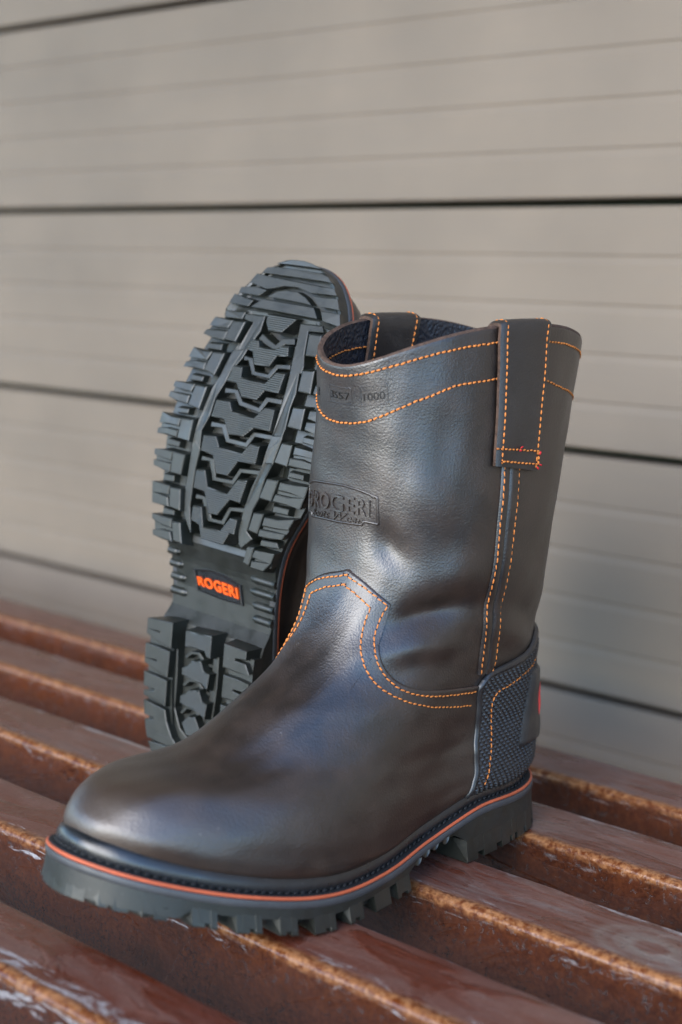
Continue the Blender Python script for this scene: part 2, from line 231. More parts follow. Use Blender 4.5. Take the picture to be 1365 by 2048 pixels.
TREAD = {'lug':[[(303.1,-32.0),(303.7,-22.2),(290.9,-24.6),(291.2,-34.0)],[(303.,-48.2),(303.4,-32.6),(298.4,-34.3),(297.7,-49.0)],[(295.9,-51.0),(296.1,-33.7),(290.6,-34.6),(291.,-51.2)],[(281.6,-39.3),(282.1,-29.7),(268.,-32.6),(270.,-42.1)],[(281.2,-55.9),(281.7,-40.4),(276.3,-42.7),(275.8,-56.2)],[(274.3,-57.0),(274.5,-42.4),(269.7,-42.7),(270.4,-58.6)],[(259.4,-45.0),(259.5,-35.6),(245.2,-36.9),(246.2,-46.6)],[(259.5,-61.9),(259.7,-46.1),(254.7,-47.5),(255.,-62.7)],[(252.,-62.4),(252.1,-47.7),(246.9,-48.0),(247.5,-63.0)],[(236.8,-48.9),(237.5,-39.4),(223.8,-39.4),(224.2,-49.5)],[(236.8,-64.6),(236.7,-49.7),(231.8,-50.5),(231.8,-65.9)],[(229.3,-65.2),(228.8,-50.2),(224.4,-50.7),(225.2,-66.4)],[(214.6,-51.3),(214.3,-41.2),(201.2,-42.5),(201.2,-51.4)],[(214.8,-65.0),(214.5,-51.8),(208.8,-52.6),(209.2,-67.0)],[(206.8,-66.0),(206.7,-52.2),(201.,-52.5),(201.7,-67.4)],[(191.5,-50.0),(191.9,-41.1),(178.4,-39.3),(179.1,-48.6)],[(192.5,-65.1),(192.2,-50.7),(186.5,-51.0),(187.,-66.1)],[(185.,-65.2),(184.7,-51.3),(178.9,-49.7),(179.8,-65.0)],[(169.9,-44.6),(170.5,-37.6),(157.8,-34.1),(158.,-41.2)],[(171.,-60.4),(171.5,-45.4),(165.9,-45.0),(166.5,-61.1)],[(162.8,-59.5),(162.8,-45.1),(157.2,-42.9),(157.4,-57.9)],[(303.,31.0),(303.1,40.2),(290.4,43.6),(290.1,34.0)],[(280.7,35.6),(281.5,44.1),(268.,46.4),(268.2,37.0)],[(258.,37.3),(258.6,45.9),(245.8,47.0),(246.2,37.0)],[(235.6,36.0),(235.8,43.8),(222.6,42.8),(223.3,33.1)],[(235.4,46.5),(236.1,62.7),(230.8,63.3),(230.6,46.4)],[(227.8,44.6),(229.,62.2),(223.4,62.2),(223.3,44.2)],[(211.9,29.2),(212.7,38.0),(199.3,34.4),(199.6,25.3)],[(211.9,39.8),(212.6,58.3),(207.2,57.2),(207.2,39.0)],[(204.,37.4),(204.6,56.6),(199.7,54.3),(199.6,36.0)],[(189.4,22.5),(190.2,30.0),(177.5,27.2),(178.1,20.1)],[(188.4,31.3),(189.9,50.6),(184.,47.9),(183.2,30.5)],[(180.4,28.9),(181.4,47.3),(176.9,45.5),(176.2,28.6)],[(167.5,21.0),(168.3,26.3),(156.6,23.9),(157.3,19.6)],[(166.8,27.5),(166.6,40.5),(161.9,38.2),(162.3,26.0)],[(159.5,26.1),(159.9,38.6),(155.6,36.2),(155.6,25.9)],],'chev':[[(310.9,-6.4),(310.6,17.8),(301.3,9.6),(300.6,-1.1),(305.8,-5.2)],[(293.5,-12.0),(293.7,-6.2),(290.4,-4.2),(289.7,1.5),(290.,9.1),(293.3,14.3),(293.1,18.6),(287.5,20.7),(286.2,12.2),(279.5,8.9),(278.9,-3.2),(286.9,-7.9),(287.5,-13.9)],[(275.8,-18.5),(275.9,-11.9),(269.7,-10.4),(268.8,-2.3),(268.6,9.8),(276.6,16.2),(276.8,23.0),(264.7,22.6),(264.3,11.5),(258.2,7.4),(257.5,-4.9),(265.3,-11.9),(265.6,-21.0)],[(253.2,-24.5),(253.7,-13.4),(248.,-9.4),(247.3,-0.5),(246.9,9.5),(254.1,15.5),(254.2,23.5),(241.2,24.4),(240.6,11.2),(234.4,4.5),(233.6,-7.5),(241.8,-13.5),(242.5,-25.0)],[(229.9,-27.6),(230.5,-16.9),(224.5,-13.0),(223.7,6.1),(230.9,11.7),(231.,19.3),(219.2,18.0),(218.3,4.0),(208.2,-3.0),(207.7,-12.4),(218.6,-17.3),(219.7,-27.8)],[(207.5,-29.5),(208.,-22.1),(198.1,-18.3),(196.8,-1.2),(207.4,6.1),(208.1,13.6),(193.1,9.9),(193.6,1.6),(182.,-7.3),(181.8,-14.6),(194.4,-20.0),(195.4,-30.0)],[(184.1,-28.3),(184.4,-20.8),(172.2,-17.5),(172.8,-2.8),(182.2,3.9),(182.6,9.9),(172.8,8.9),(172.8,5.0),(164.7,0.9),(164.8,-17.9),(172.7,-21.0),(174.6,-28.3)],],'bar':[[(342.9,-11.8),(346.,-6.1),(347.,0.0),(347.1,7.7),(345.8,15.5),(342.9,23.0)],[(341.2,-13.1),(341.,24.2),(338.4,29.9),(335.,35.0),(335.9,-22.5),(339.3,-18.6)],[(333.8,-26.2),(332.7,37.1),(327.3,41.8),(327.4,21.4),(329.8,10.0),(329.4,-0.8),(326.5,-11.2),(326.,-14.0),(328.8,-30.0)],[(326.2,-35.7),(327.1,-23.3),(325.7,-12.8),(321.1,-18.2),(321.2,-35.8)],[(325.9,-5.1),(327.5,1.0),(327.4,11.5),(324.5,19.3),(320.4,25.3),(321.5,-11.5)],[(326.1,23.4),(325.3,43.5),(319.9,47.1),(320.,31.0)],[(318.9,-38.8),(318.3,-21.0),(313.5,-23.8),(314.,-41.1)],[(320.,-14.8),(319.4,27.6),(312.5,33.3),(313.7,-22.2)],[(317.9,33.3),(317.7,48.5),(311.4,50.7),(311.8,37.3)],],'heel':[[(102.6,-55.7),(104.5,-32.9),(89.,-31.7),(92.,-56.6),(94.8,-56.5),(95.3,-42.0),(97.5,-41.6),(97.3,-56.1)],[(86.3,-55.6),(85.3,-32.2),(69.7,-31.5),(72.8,-54.8),(75.6,-55.1),(75.8,-41.7),(78.2,-41.1),(78.,-54.9)],[(67.1,-53.8),(65.8,-31.3),(50.2,-30.1),(53.2,-53.0),(55.9,-53.2),(56.4,-40.4),(58.8,-39.8),(58.8,-53.2)],[(47.8,-52.0),(46.7,-29.5),(39.2,-26.6),(30.4,-20.2),(31.,-48.5),(37.,-50.1),(37.5,-38.1),(40.1,-37.5),(40.,-51.0)],[(29.8,-47.2),(29.6,-19.0),(25.2,-12.4),(23.1,-43.8)],[(21.6,-43.5),(24.,-11.1),(22.1,-6.0),(14.7,-15.3),(13.6,-36.6)],[(102.8,14.2),(102.5,31.6),(98.4,31.8),(97.,23.2),(94.5,23.2),(94.4,32.5),(88.6,33.6),(89.2,15.2)],[(83.2,16.8),(83.6,34.5),(78.8,35.2),(77.4,24.8),(75.,24.7),(75.3,35.5),(71.2,35.3),(69.9,17.7)],[(63.8,17.8),(64.1,37.1),(59.6,37.4),(58.1,27.3),(55.8,27.2),(55.8,37.6),(51.6,37.4),(50.5,18.7)],],'hchev':[[(103.3,-20.6),(105.4,2.2),(90.6,3.3),(90.8,-0.3),(94.1,-2.4),(93.6,-12.6),(92.7,-19.2)],[(85.3,-12.2),(87.,-4.2),(81.4,-0.6),(80.5,4.6),(69.9,4.0),(72.5,-0.6),(74.,-19.0),(78.6,-19.3),(81.5,-14.6)],[(66.1,-10.8),(68.1,-2.3),(61.7,1.4),(61.4,5.7),(50.8,5.4),(53.4,-0.2),(55.5,-17.3),(60.5,-17.6),(63.,-13.4)],[(48.9,-8.7),(50.3,-2.8),(43.9,2.0),(44.,7.6),(39.9,4.3),(36.6,-3.4),(36.7,-8.6),(43.2,-13.5)],],'rail':[[(309.1,-26.8),(309.6,-10.2),(299.4,-9.9),(289.6,-14.2),(280.9,-16.7),(269.2,-24.2),(269.2,-29.3),(281.1,-26.3),(290.1,-22.3),(304.,-18.4),(305.3,-26.5)],[(286.8,-17.5),(275.9,-21.7),(264.4,-24.2),(253.5,-28.4),(241.5,-29.0),(231.5,-32.7),(218.8,-31.7),(210.1,-32.9),(209.9,-38.1),(221.9,-38.8),(237.9,-37.6),(244.1,-36.3),(259.6,-33.7),(266.5,-30.8),(282.4,-27.3),(285.6,-26.0)],[(220.4,-31.2),(206.3,-33.2),(193.4,-33.5),(182.1,-33.5),(165.1,-29.7),(169.9,-34.1),(176.8,-38.1),(193.,-39.9),(199.6,-39.4),(214.7,-39.1),(225.4,-37.1)],[(308.4,18.8),(309.1,36.2),(305.,38.9),(304.2,27.2),(289.8,30.4),(282.8,33.0),(278.4,33.0),(277.,26.0),(293.1,21.9)],[(294.6,20.9),(278.3,23.8),(262.,25.0),(253.7,25.0),(238.8,24.4),(220.4,23.1),(221.5,29.3),(235.1,31.5),(243.6,33.4),(257.4,32.6),(265.8,33.6),(280.2,30.9),(287.7,30.9),(294.8,28.7)],[(238.5,24.2),(218.1,20.6),(203.6,14.6),(189.6,11.3),(175.6,9.2),(166.7,11.0),(164.8,13.9),(172.5,21.9),(176.4,16.6),(190.3,18.8),(197.6,22.3),(211.5,25.2),(221.4,29.6),(236.7,32.7),(240.,32.7)],],'zig':[[(294.8,-9.5),(291.9,-2.6),(289.1,7.6),(294.1,12.8),(294.9,20.1),(298.7,18.4),(297.4,9.6),(292.9,5.7),(295.3,-1.0),(298.2,-7.5)],[(280.,-15.4),(280.4,-11.4),(272.1,-5.3),(271.8,9.3),(278.8,13.6),(279.6,23.1),(282.5,22.1),(281.2,11.1),(274.4,7.1),(274.6,-3.6),(282.4,-8.8),(283.,-15.9)],[(257.9,-22.4),(258.7,-14.3),(252.1,-7.8),(250.4,9.9),(257.8,14.0),(257.8,24.7),(261.,24.2),(260.5,11.5),(253.4,8.1),(255.,-6.2),(261.5,-12.6),(261.1,-23.2)],[(235.4,-26.2),(236.2,-16.9),(228.,-10.9),(227.8,6.6),(235.3,11.0),(235.5,24.5),(238.7,24.3),(238.1,8.9),(230.7,4.8),(230.9,-8.9),(239.,-14.7),(238.7,-26.6)],[(213.,-29.6),(213.7,-22.4),(202.2,-17.9),(202.8,-0.1),(211.4,5.1),(212.7,19.9),(215.7,19.7),(213.9,3.3),(205.4,-1.8),(204.8,-15.3),(215.8,-19.3),(216.1,-29.3)],[(188.,-30.3),(188.6,-24.2),(175.9,-17.3),(176.3,-3.4),(186.2,1.1),(187.3,12.0),(190.3,11.9),(188.3,-1.2),(178.5,-5.7),(178.4,-14.4),(190.8,-20.9),(191.1,-29.8)],],'hrail':[[(90.7,-36.4),(92.2,-30.8),(68.7,-27.6),(49.1,-26.2),(36.7,-19.2),(31.6,-9.8),(34.5,-4.1),(26.3,-8.9),(27.7,-19.7),(35.,-27.5),(47.4,-31.9),(67.2,-33.2)],[(90.8,0.8),(91.7,5.7),(70.7,7.5),(51.1,7.4),(35.4,-0.0),(34.5,-4.1),(43.5,0.6),(57.3,1.7),(76.8,1.3)],],'hzig':[[(83.3,-21.6),(87.3,-17.6),(88.,-12.8),(82.9,-5.6),(83.3,2.0),(85.5,2.4),(85.,-4.1),(90.1,-11.3),(89.2,-18.7),(84.5,-23.6)],[(64.6,-20.3),(69.1,-16.4),(70.1,-10.6),(65.2,-4.6),(64.7,2.6),(66.9,3.4),(67.2,-2.9),(72.3,-9.1),(70.9,-17.5),(65.7,-22.4)],[(46.3,-19.0),(51.1,-15.3),(51.5,-9.3),(47.1,-4.4),(46.6,2.8),(48.9,3.6),(49.1,-2.8),(53.6,-7.8),(53.,-16.4),(47.2,-21.3)],],'pad':[[(308.7,-41.9),(310.2,-26.9),(305.,-28.0),(304.4,-42.4)],[(287.1,-48.5),(287.7,-36.5),(283.5,-36.0),(283.,-48.1)],[(265.6,-53.7),(265.4,-43.1),(261.9,-43.4),(261.4,-54.3)],[(243.3,-57.2),(243.6,-47.3),(240.1,-47.8),(239.3,-57.0)],[(222.1,-59.6),(221.7,-49.4),(217.8,-49.7),(217.6,-60.4)],[(198.7,-59.9),(199.2,-50.4),(194.9,-50.4),(193.8,-60.4)],[(177.,-56.5),(176.9,-46.3),(173.4,-46.3),(172.1,-56.9)],[(219.4,43.1),(219.5,54.5),(215.9,54.7),(215.7,42.8)],[(196.4,34.5),(196.9,47.1),(192.7,46.7),(192.2,34.1)],[(173.9,28.6),(174.7,41.3),(170.8,40.9),(169.7,28.3)],[(242.1,48.4),(242.2,65.3),(238.6,65.4),(238.1,48.7)],[(308.,39.4),(308.2,50.7),(303.9,52.6),(303.2,42.4)],],'ridge':[[(150.1,-63.7),(150.7,-46.6),(147.1,-45.9),(146.3,-63.0)],[(141.7,-61.5),(142.4,-44.4),(138.9,-43.7),(137.9,-60.8)],[(132.9,-58.9),(133.7,-41.8),(130.2,-41.2),(129.1,-58.2)],[(123.3,-56.6),(124.2,-39.6),(120.6,-38.9),(119.5,-56.0)],[(147.4,15.0),(147.7,27.2),(144.5,27.2),(143.8,15.7)],[(139.1,14.7),(139.4,26.8),(136.3,26.9),(135.5,15.4)],[(130.2,16.6),(130.6,28.7),(127.4,28.7),(126.6,17.3)],[(121.4,18.2),(121.9,30.3),(118.7,30.3),(117.8,18.9)],],'badge':[[(139.8,-33.6),(142.4,-20.8),(142.1,-6.3),(138.9,7.6),(125.7,10.0),(125.4,-9.0),(126.6,-30.2)],],'badgetext':[[(136.6,-30.1),(137.2,5.0),(129.3,6.9),(130.3,-28.4)],],}

SOLE_L = 0.3447
ZX = np.array([0, .12, .26, .40, .52, .66, .8, .92, 1.0]) * SOLE_L
ZS = np.array([31.2, 29.2, 31.2, 22.4, 18.6, 19.7, 29.6, 42.0, 51.7]) / 1000      # top of the orange stripe
ZBt = np.array([0, 0, 0, 0, 0, 0, 10.24, 23.3, 31.4]) / 1000                        # tread faces
def zs_(x): return cr(ZX, ZS, np.clip(x, 0, SOLE_L))
def zb_(x): return np.maximum(cr(ZX, ZBt, np.clip(x, 0, SOLE_L)), 0)
_bx = np.array([0, .098, .103, .1125, .128, .145, .158, .19, .303, .309, .35])
_bz = np.array([.0125, .0125, .0130, .0190, .0182, .0150, .0098, .0086, .0078, .0026, .0026])
def base_(x): return zb_(x) + np.interp(x, _bx, _bz)
OUTL = np.array(OUT) / 1000                                                         # sole outline, closed
def densify(C, n):
    out = []; N = len(C)
    for i in range(N):
        p0, p1, p2, p3 = C[i-1], C[i], C[(i+1) % N], C[(i+2) % N]
        for k in range(n):
            t = k / n; out.append(.5*((2*p1)+(p2-p0)*t+(2*p0-5*p1+4*p2-p3)*t*t+(3*p1-p0-3*p2+p3)*t**3))
    return np.array(out)
OUTL = densify(OUTL, 3)
_d = np.roll(OUTL, -1, 0) - np.roll(OUTL, 1, 0); ONRM = np.stack([-_d[:, 1], _d[:, 0]], -1); ONRM /= np.linalg.norm(ONRM, axis=1)[:, None]
if ((OUTL - OUTL.mean(0)) * ONRM).sum() < 0: ONRM = -ONRM
for _ in range(3): ONRM = (np.roll(ONRM, 1, 0) + ONRM * 2 + np.roll(ONRM, -1, 0)); ONRM /= np.linalg.norm(ONRM, axis=1)[:, None]
FLARE = 0.0032

TK = np.array([0, .08, .16, .24, .34, .44, .54, .62, .70, .80, .90, 1.0])
UP = np.array([[0.3245,0.3326,0.331,0.3159,0.2691,0.2215,0.1845,0.1693,0.163,0.1634,0.1648,0.1688],
 [0.0593,0.0778,0.0936,0.0987,0.0911,0.105,0.131,0.1564,0.1825,0.2219,0.2568,0.2871],
 [0.0094,0.0038,-0.0005,-0.0025,-0.0007,0.0023,0.0066,0.0103,0.0097,0.0046,-0.0093,-0.0242],
 [0.0366,0.0474,0.0581,0.0686,0.0804,0.0939,0.1087,0.1249,0.1465,0.191,0.2475,0.2927],
 [0.0545,0.0582,0.0583,0.0544,0.0498,0.0482,0.0488,0.0512,0.0551,0.0583,0.0558,0.0516],
 [0.0539,0.0573,0.0579,0.0539,0.0437,0.0408,0.0441,0.0545,0.0615,0.0621,0.0569,0.0528]])
SB = np.array([0, .0, .05, .12, .30, .55, .8, .95, 1, 1, 1, 1.])
ZBL = np.array([0, .15, .35, .6, .85, 1, 1, 1, 1, 1, 1, 1.])
SAG = np.array([0, 0, 0, 0, 0, 0, 0, 0, 0, .0, .008, .023])
PHI = np.linspace(0, np.pi, 61)
YLA = np.array(YLT) / 1000; YMA = np.array(YMT) / 1000
# dents and folds of the worn-in leather: t, u, size t, size u, skew, height
DENTS = [(.630, .335, .026, .105, .40, -.0062), (.560, .30, .028, .12, .25, .0040), (.700, .36, .034, .11, .35, .0034),
         (.725, .15, .028, .055, -.4, -.0038), (.80, .26, .05, .06, 0, .0018), (.66, .60, .03, .10, -.3, -.0020), (.60, .62, .03, .08, -.2, .0016),
         (.61, -.40, .03, .11, -.3, -.0045), (.56, -.36, .03, .12, -.2, .0025), (.87, .30, .05, .05, 0, -.0010), (.36, .10, .05, .12, 0, -.0012),
         (.47, .02, .03, .14, 0, -.0010), (.22, .33, .05, .07, 0, .0012), (.85, -.05, .05, .06, 0, -.0012)]
def surf(t, u):
    t = np.clip(np.asarray(t, float), 0, 1.0); u = np.asarray(u, float)
    u = (u + 1) % 2 - 1
    t, u = np.broadcast_arrays(t, u)
    ph = np.abs(u) * np.pi; lat = u >= 0
    g = lambda v: cr(TK, v, t)
    XF, ZF, XB, ZBk = g(UP[0]), g(UP[1]), g(UP[2]), g(UP[3]); WL, WM = g(UP[4]), g(UP[5])
    sb = np.clip(g(SB), 0, 1); zb = np.clip(g(ZBL), 0, 1); sag = g(SAG)
    W = np.where(lat, WL, WM); side = np.where(lat, 1., -1.)
    c, s = np.cos(ph), np.sin(ph); n = 2.4
    ce = np.sign(c) * np.abs(c) ** (2/n); se = np.abs(s) ** (2/n)
    cn = c * (1-sb) + ce * sb
    x = (XF+XB)/2 + (XF-XB)/2*cn
    yfoot = np.where(lat, np.interp(ph, PHI, YLA), np.interp(ph, PHI, YMA)) * W / .0545
    y = yfoot * (1-sb) + side * W * se * sb
    s_ = (cn+1)/2
    z = (zs_(x) + .006)*(1-zb) + (ZBk+(ZF-ZBk)*s_)*zb + sag*np.sin(ph)**1.55
    return np.stack([x, y, z], -1)
def surf_n(t, u):
    e = 2e-3
    tc = np.clip(t, e, 1-e)
    a = surf(tc+e, u) - surf(tc-e, u); b = surf(tc, u+e) - surf(tc, u-e)
    n = np.cross(b, a); n /= (np.linalg.norm(n, axis=-1, keepdims=True) + 1e-12)
    return n
def dents(t, u):
    h = np.zeros(np.broadcast(t, u).shape)
    for (a, b, sa, sb_, sk, k) in DENTS:
        du = (u - b + 1) % 2 - 1; dt = t - a - sk * du * 0.5
        h = h + k * np.exp(-(dt/sa)**2 - (du/sb_)**2)
    # fine irregular undulation
    h = h + .00035*np.sin(31*t+9*u+1.3)*np.sin(17*u-11*t) + .00022*np.sin(63*t-23*u)*np.sin(41*u+29*t+.7)
    return h
def S(t, u, off=0.):
    """point on the boot upper at height parameter t and angle u (0 front, .5 outer side, 1 back, -.5 inner side)"""
    t = np.asarray(t, float); u = np.asarray(u, float); t, u = np.broadcast_arrays(t, u)
    n = surf_n(t, u)
    fade = sstep(0, .08, t)
    return surf(t, u) + n * (off + dents(t, u) * fade)[..., None]
# ------------------------------------------------------------------ boot builder
class Boot:
    """left boot m=+1 (outer side +y), right boot m=-1 (mirrored), lean bends a lying shaft"""
    def __init__(s, root, m, lean=0.): s.root, s.m, s.lean = root, m, lean
    def tf(s, V):
        V = np.array(V, float).reshape(-1, 3)
        if s.lean: V[:, 0] += s.lean * sstep(.07, .33, V[:, 2])
        V[:, 1] *= s.m; return V
    def add(s, name, V, F, mats, parent=None, smooth=True, midx=None, flip=False):
        return mesh_obj(name, s.tf(V), F, mats, parent or s.root, smooth, midx, flip ^ (s.m < 0))
    # closed slab from an outer grid G (nr,nc,3) and its inner grid
    def slab(s, name, G, Gi, mats, parent=None, close_c=False, flip=False, rim=1, bevel=0.25):
        nr, nc = G.shape[:2]
        V = [G.reshape(-1, 3), Gi.reshape(-1, 3)]
        F = grid_faces(nr, nc, close_c); mi = [0]*len(F)
        F2 = [tuple(reversed(f)) for f in grid_faces(nr, nc, close_c, base=nr*nc)]
        F += F2; mi += [0 if rim == 0 else 1]*len(F2)
        loop = [(0, j) for j in range(nc)]
        if close_c:
            loops = [[(0, j) for j in range(nc)], [(nr-1, j) for j in range(nc-1, -1, -1)]]
        else:
            loops = [[(0, j) for j in range(nc-1)] + [(i, nc-1) for i in range(nr-1)] + [(nr-1, j) for j in range(nc-1, 0, -1)] + [(i, 0) for i in range(nr-1, 0, -1)]]
        base = 2*nr*nc
        for lp in loops:
            k = len(lp)
            o = [i*nc+j for i, j in lp]; inn = [nr*nc + i*nc+j for i, j in lp]
            # separate vertices for a crisp rim
            VV = np.vstack(V); po, pi = VV[o], VV[inn]
            V.append(po); V.append(pi)
            for q in range(k):
                q2 = (q+1) % k
                F.append((base+q2, base+q, base+k+q, base+k+q2)); mi.append(rim)
            base += 2*k
        return s.add(name, np.vstack(V), F, mats, parent, True, mi, flip)
    def sweep(s, name, prof, mat, parent=None, inset_z=None):
        """prof: list of (outward offset, height above stripe top, weight towards tread) closed ring round the sole outline"""
        xs = OUTL[:, 0]; rows = []
        for d, dz in prof:
            P = OUTL + ONRM * d
            rows.append(np.concatenate([P, (zs_(xs)+dz)[:, None]], 1))
        G = np.array(rows); n = len(OUTL)
        F = grid_faces(len(prof), n, True)
        return s.add(name, G.reshape(-1, 3), F, mat, parent, True, None, _cw)
_area = (OUTL[:, 0]*np.roll(OUTL[:, 1], -1)-np.roll(OUTL[:, 0], -1)*OUTL[:, 1]).sum()
_cw = _area > 0

def tube_mesh(paths, r, nseg=6, squash=1.0):
    """capsule-like stitches; paths: list of (A,B,N) start, end, outward normal"""
    V = []; F = []
    prof = [(-0.5, 0.0), (-0.46, .55), (-0.30, .95), (0, 1.1), (0.30, .95), (0.46, .55), (0.5, 0.0)]
    ang = np.linspace(0, 2*np.pi, nseg, endpoint=False)
    for A, B, N in paths:
        d = B - A; L = np.linalg.norm(d)
        if L < 1e-6: continue
        d = d / L; N = N - d*(N@d); N /= np.linalg.norm(N)+1e-9; Bn = np.cross(d, N)
        b = len(V)
        for k, (q, rr) in enumerate(prof):
            C = (A+B)/2 + d*L*q - N*r*0.55*(abs(q)*2)**3
            for a in ang: V.append(C + (N*math.cos(a)*squash + Bn*math.sin(a))*r*rr)
        for k in range(len(prof)-1):
            for a in range(nseg):
                a2 = (a+1) % nseg
                F.append((b+k*nseg+a, b+k*nseg+a2, b+(k+1)*nseg+a2, b+(k+1)*nseg+a))
    return V, F

def stitch_row(bt, pts, off, pitch=.0031, r=.00052, mat='thread', slant=.0002, closed=False, holes=True, fn=None, parent=None, smooth=True):
    """pts: (t,u) polyline on the upper"""
    fn = fn or S
    P = resample(pts, 600, smooth=smooth)
    X = fn(P[:, 0], P[:, 1], off)
    s_ = np.concatenate([[0], np.cumsum(np.linalg.norm(np.diff(X, axis=0), axis=1))])
    n = max(2, int(s_[-1] / pitch)); q = np.linspace(0, s_[-1], n+1)
    T = np.interp(q, s_, P[:, 0]); U = np.interp(q, s_, P[:, 1])
    X = fn(T, U, off); N = surf_n(T, U)
    segs = []; hs = []
    for i in range(n):
        A, B = X[i], X[i+1]; d = (B-A); nn = N[i]; side = np.cross(d, nn); side /= np.linalg.norm(side)+1e-9
        j = RNG.normal(0, .00009, 3)
        k1, k2 = RNG.uniform(.05, .13, 2); sl = slant + RNG.normal(0, .00010)
        segs.append((A + d*k1 + side*sl + j - nn*.00012, B - d*k2 - side*sl + j - nn*.00012, nn))
        hs.append((A - d*.09, A + d*.09, nn))
    V, F = tube_mesh(segs, r); V2, F2 = tube_mesh(hs, r*1.05, 5, .30)
    if holes:
        k = len(V); F = F + [tuple(k+a for a in f) for f in F2]; V = V + V2
        mi = [0]*(len(F)-len(F2)) + [1]*len(F2)
        o = bt.add('stitching', V, F, [M[mat], M['hole']], parent, True, mi)
    else: o = bt.add('stitching', V, F, M[mat], parent)
    o['kind'] = 'stuff'
    return o

def clip_snap(poly, tol=.0038):
    """outer corners that reach the sole edge are pulled onto it"""
    out = []; edge = []
    for x, y in poly:
        v = OUTL + ONRM*FLARE - np.array([x, y]); i = np.argmin((v**2).sum(1)); dist = -(v[i]@ONRM[i])
        if dist > -tol:
            E_ = OUTL + ONRM*FLARE*.98
            if .03 < x < .318:          # keep the station along the sole, slide sideways to the edge
                sd_ = E_[np.sign(E_[:, 1]) == np.sign(y)]; sd_ = sd_[np.argsort(sd_[:, 0])]
                out.append(np.array([x, np.interp(x, sd_[:, 0], sd_[:, 1])]))
            else: out.append(E_[i])
            edge.append(True)
        else: out.append(np.array([x, y])); edge.append(False)
    return np.array(out), edge

def prism(bt, name, poly, ztop_off, zdeep, mat, parent, ch=.0007, draft=.0011, flat=None, shrink=0., tol=.0038):
    """a rubber block on the sole: polygon (x, y outward) face at tread height, sides down to the base"""
    poly = np.array(poly, float)
    a = (poly[:, 0]*np.roll(poly[:, 1], -1)-np.roll(poly[:, 0], -1)*poly[:, 1]).sum()
    if a < 0: poly = poly[::-1]
    P, edge = clip_snap(poly, tol)
    # insert points on long edges so blocks follow the curved sole
    Q = []; E = []
    n = len(P)
    for i in range(n):
        A, B = P[i], P[(i+1) % n]; k = max(1, int(np.linalg.norm(B-A)/.008))
        for j in range(k):
            q = A+(B-A)*j/k
            sn = False
            if edge[i] and edge[(i+1) % n] and j:
                v = OUTL + ONRM*FLARE*.98 - q; m = np.argmin((v**2).sum(1))
                if v[m]@ONRM[m] < .0016: q = OUTL[m]+ONRM[m]*FLARE*.98; sn = True
            Q.append(q); E.append(edge[i] if j == 0 else sn)
    Q = np.array(Q); E = np.array(E); n = len(Q)
    d1 = Q - np.roll(Q, 1, 0); d2 = np.roll(Q, -1, 0) - Q
    n1 = np.stack([d1[:, 1], -d1[:, 0]], -1); n2 = np.stack([d2[:, 1], -d2[:, 0]], -1)
    n1 /= np.linalg.norm(n1, axis=1)[:, None]+1e-9; n2 /= np.linalg.norm(n2, axis=1)[:, None]+1e-9
    nn = n1+n2; nn /= np.maximum((nn**2).sum(1)/2, .5)[:, None]   # miter
    Q = np.where(E[:, None], Q, Q - nn*shrink) if shrink else Q
    def ring(off, z, keep=True):
        R_ = Q + nn*off
        zz = zb_(R_[:, 0]) + z if flat is None else np.full(n, z)
        if keep and E.any():
            xe = Q[E][:, 0]; zt_ = zs_(xe)-.0060; zf_ = zb_(xe); v = Q[E][:, None]-OUTL[None]; im = np.argmin((v**2).sum(-1), 1)
            fl = FLARE*(zt_-(zf_+z))/np.maximum(zt_-zf_, 1e-4)+.0002
            R_[E] = OUTL[im]+ONRM[im]*(fl+min(off, 0))[:, None]
        return np.concatenate([R_, zz[:, None]], 1)
    zt = ztop_off
    rings = [ring(-ch, zt), ring(-ch*.3, zt+ch*.35), ring(0, zt+ch), ring(draft, zdeep)]
    V = np.vstack(rings); F = [tuple(reversed(range(n)))]
    for k in range(3):
        for i in range(n):
            i2 = (i+1) % n
            F.append((k*n+i2, k*n+i, (k+1)*n+i, (k+1)*n+i2))
    F = [tuple(reversed(f)) for f in F]; F[0] = tuple(range(n-1, -1, -1))
    for k in range(1, len(F)): pass
    o = bt.add(name, V, [F[0]] + [tuple(reversed(f)) for f in F[1:]], mat, parent, False)
    me = o.data
    sm = np.zeros(len(me.polygons), bool); sm[1:] = False
    return o

def text_mesh(body, size, extrude, shear=0., bold=0., space=1.0):
    cu = bpy.data.curves.new('lettering', 'FONT'); cu.body = body; cu.size = size; cu.extrude = extrude
    cu.shear = shear; cu.space_character = space; cu.offset = bold; cu.resolution_u = 3; cu.align_x = 'CENTER'
    ob = bpy.data.objects.new('lettering_tmp', cu); COL.objects.link(ob)
    dg = bpy.context.evaluated_depsgraph_get(); me = bpy.data.meshes.new_from_object(ob.evaluated_get(dg))
    V = np.array([v.co[:] for v in me.vertices]); F = [tuple(p.vertices) for p in me.polygons]
    bpy.data.objects.remove(ob); bpy.data.curves.remove(cu); bpy.data.meshes.remove(me)
    return V, F

def emboss(bt, V, F, tc, uc, wid, hei, du, dt, off0, rise, mat, name='lettering', arch=0., parent=None):
    """wrap flat lettering (x right, y up, z out) on the upper; du,dt = surface size of the text box"""
    lo, hi = V.min(0), V.max(0); c = (lo+hi)/2
    X = (V[:, 0]-c[0])/(hi[0]-lo[0]); Y = (V[:, 1]-c[1])/(hi[1]-lo[1]); Z = (V[:, 2]-lo[2])/(hi[2]-lo[2])
    sgn = bt.m
    t = tc + Y*dt + arch*(X**2)*dt; u = uc + X*du*sgn
    return bt.add(name, S(t, u, off0 + Z*rise), F, mat, parent, False, None, sgn < 0)

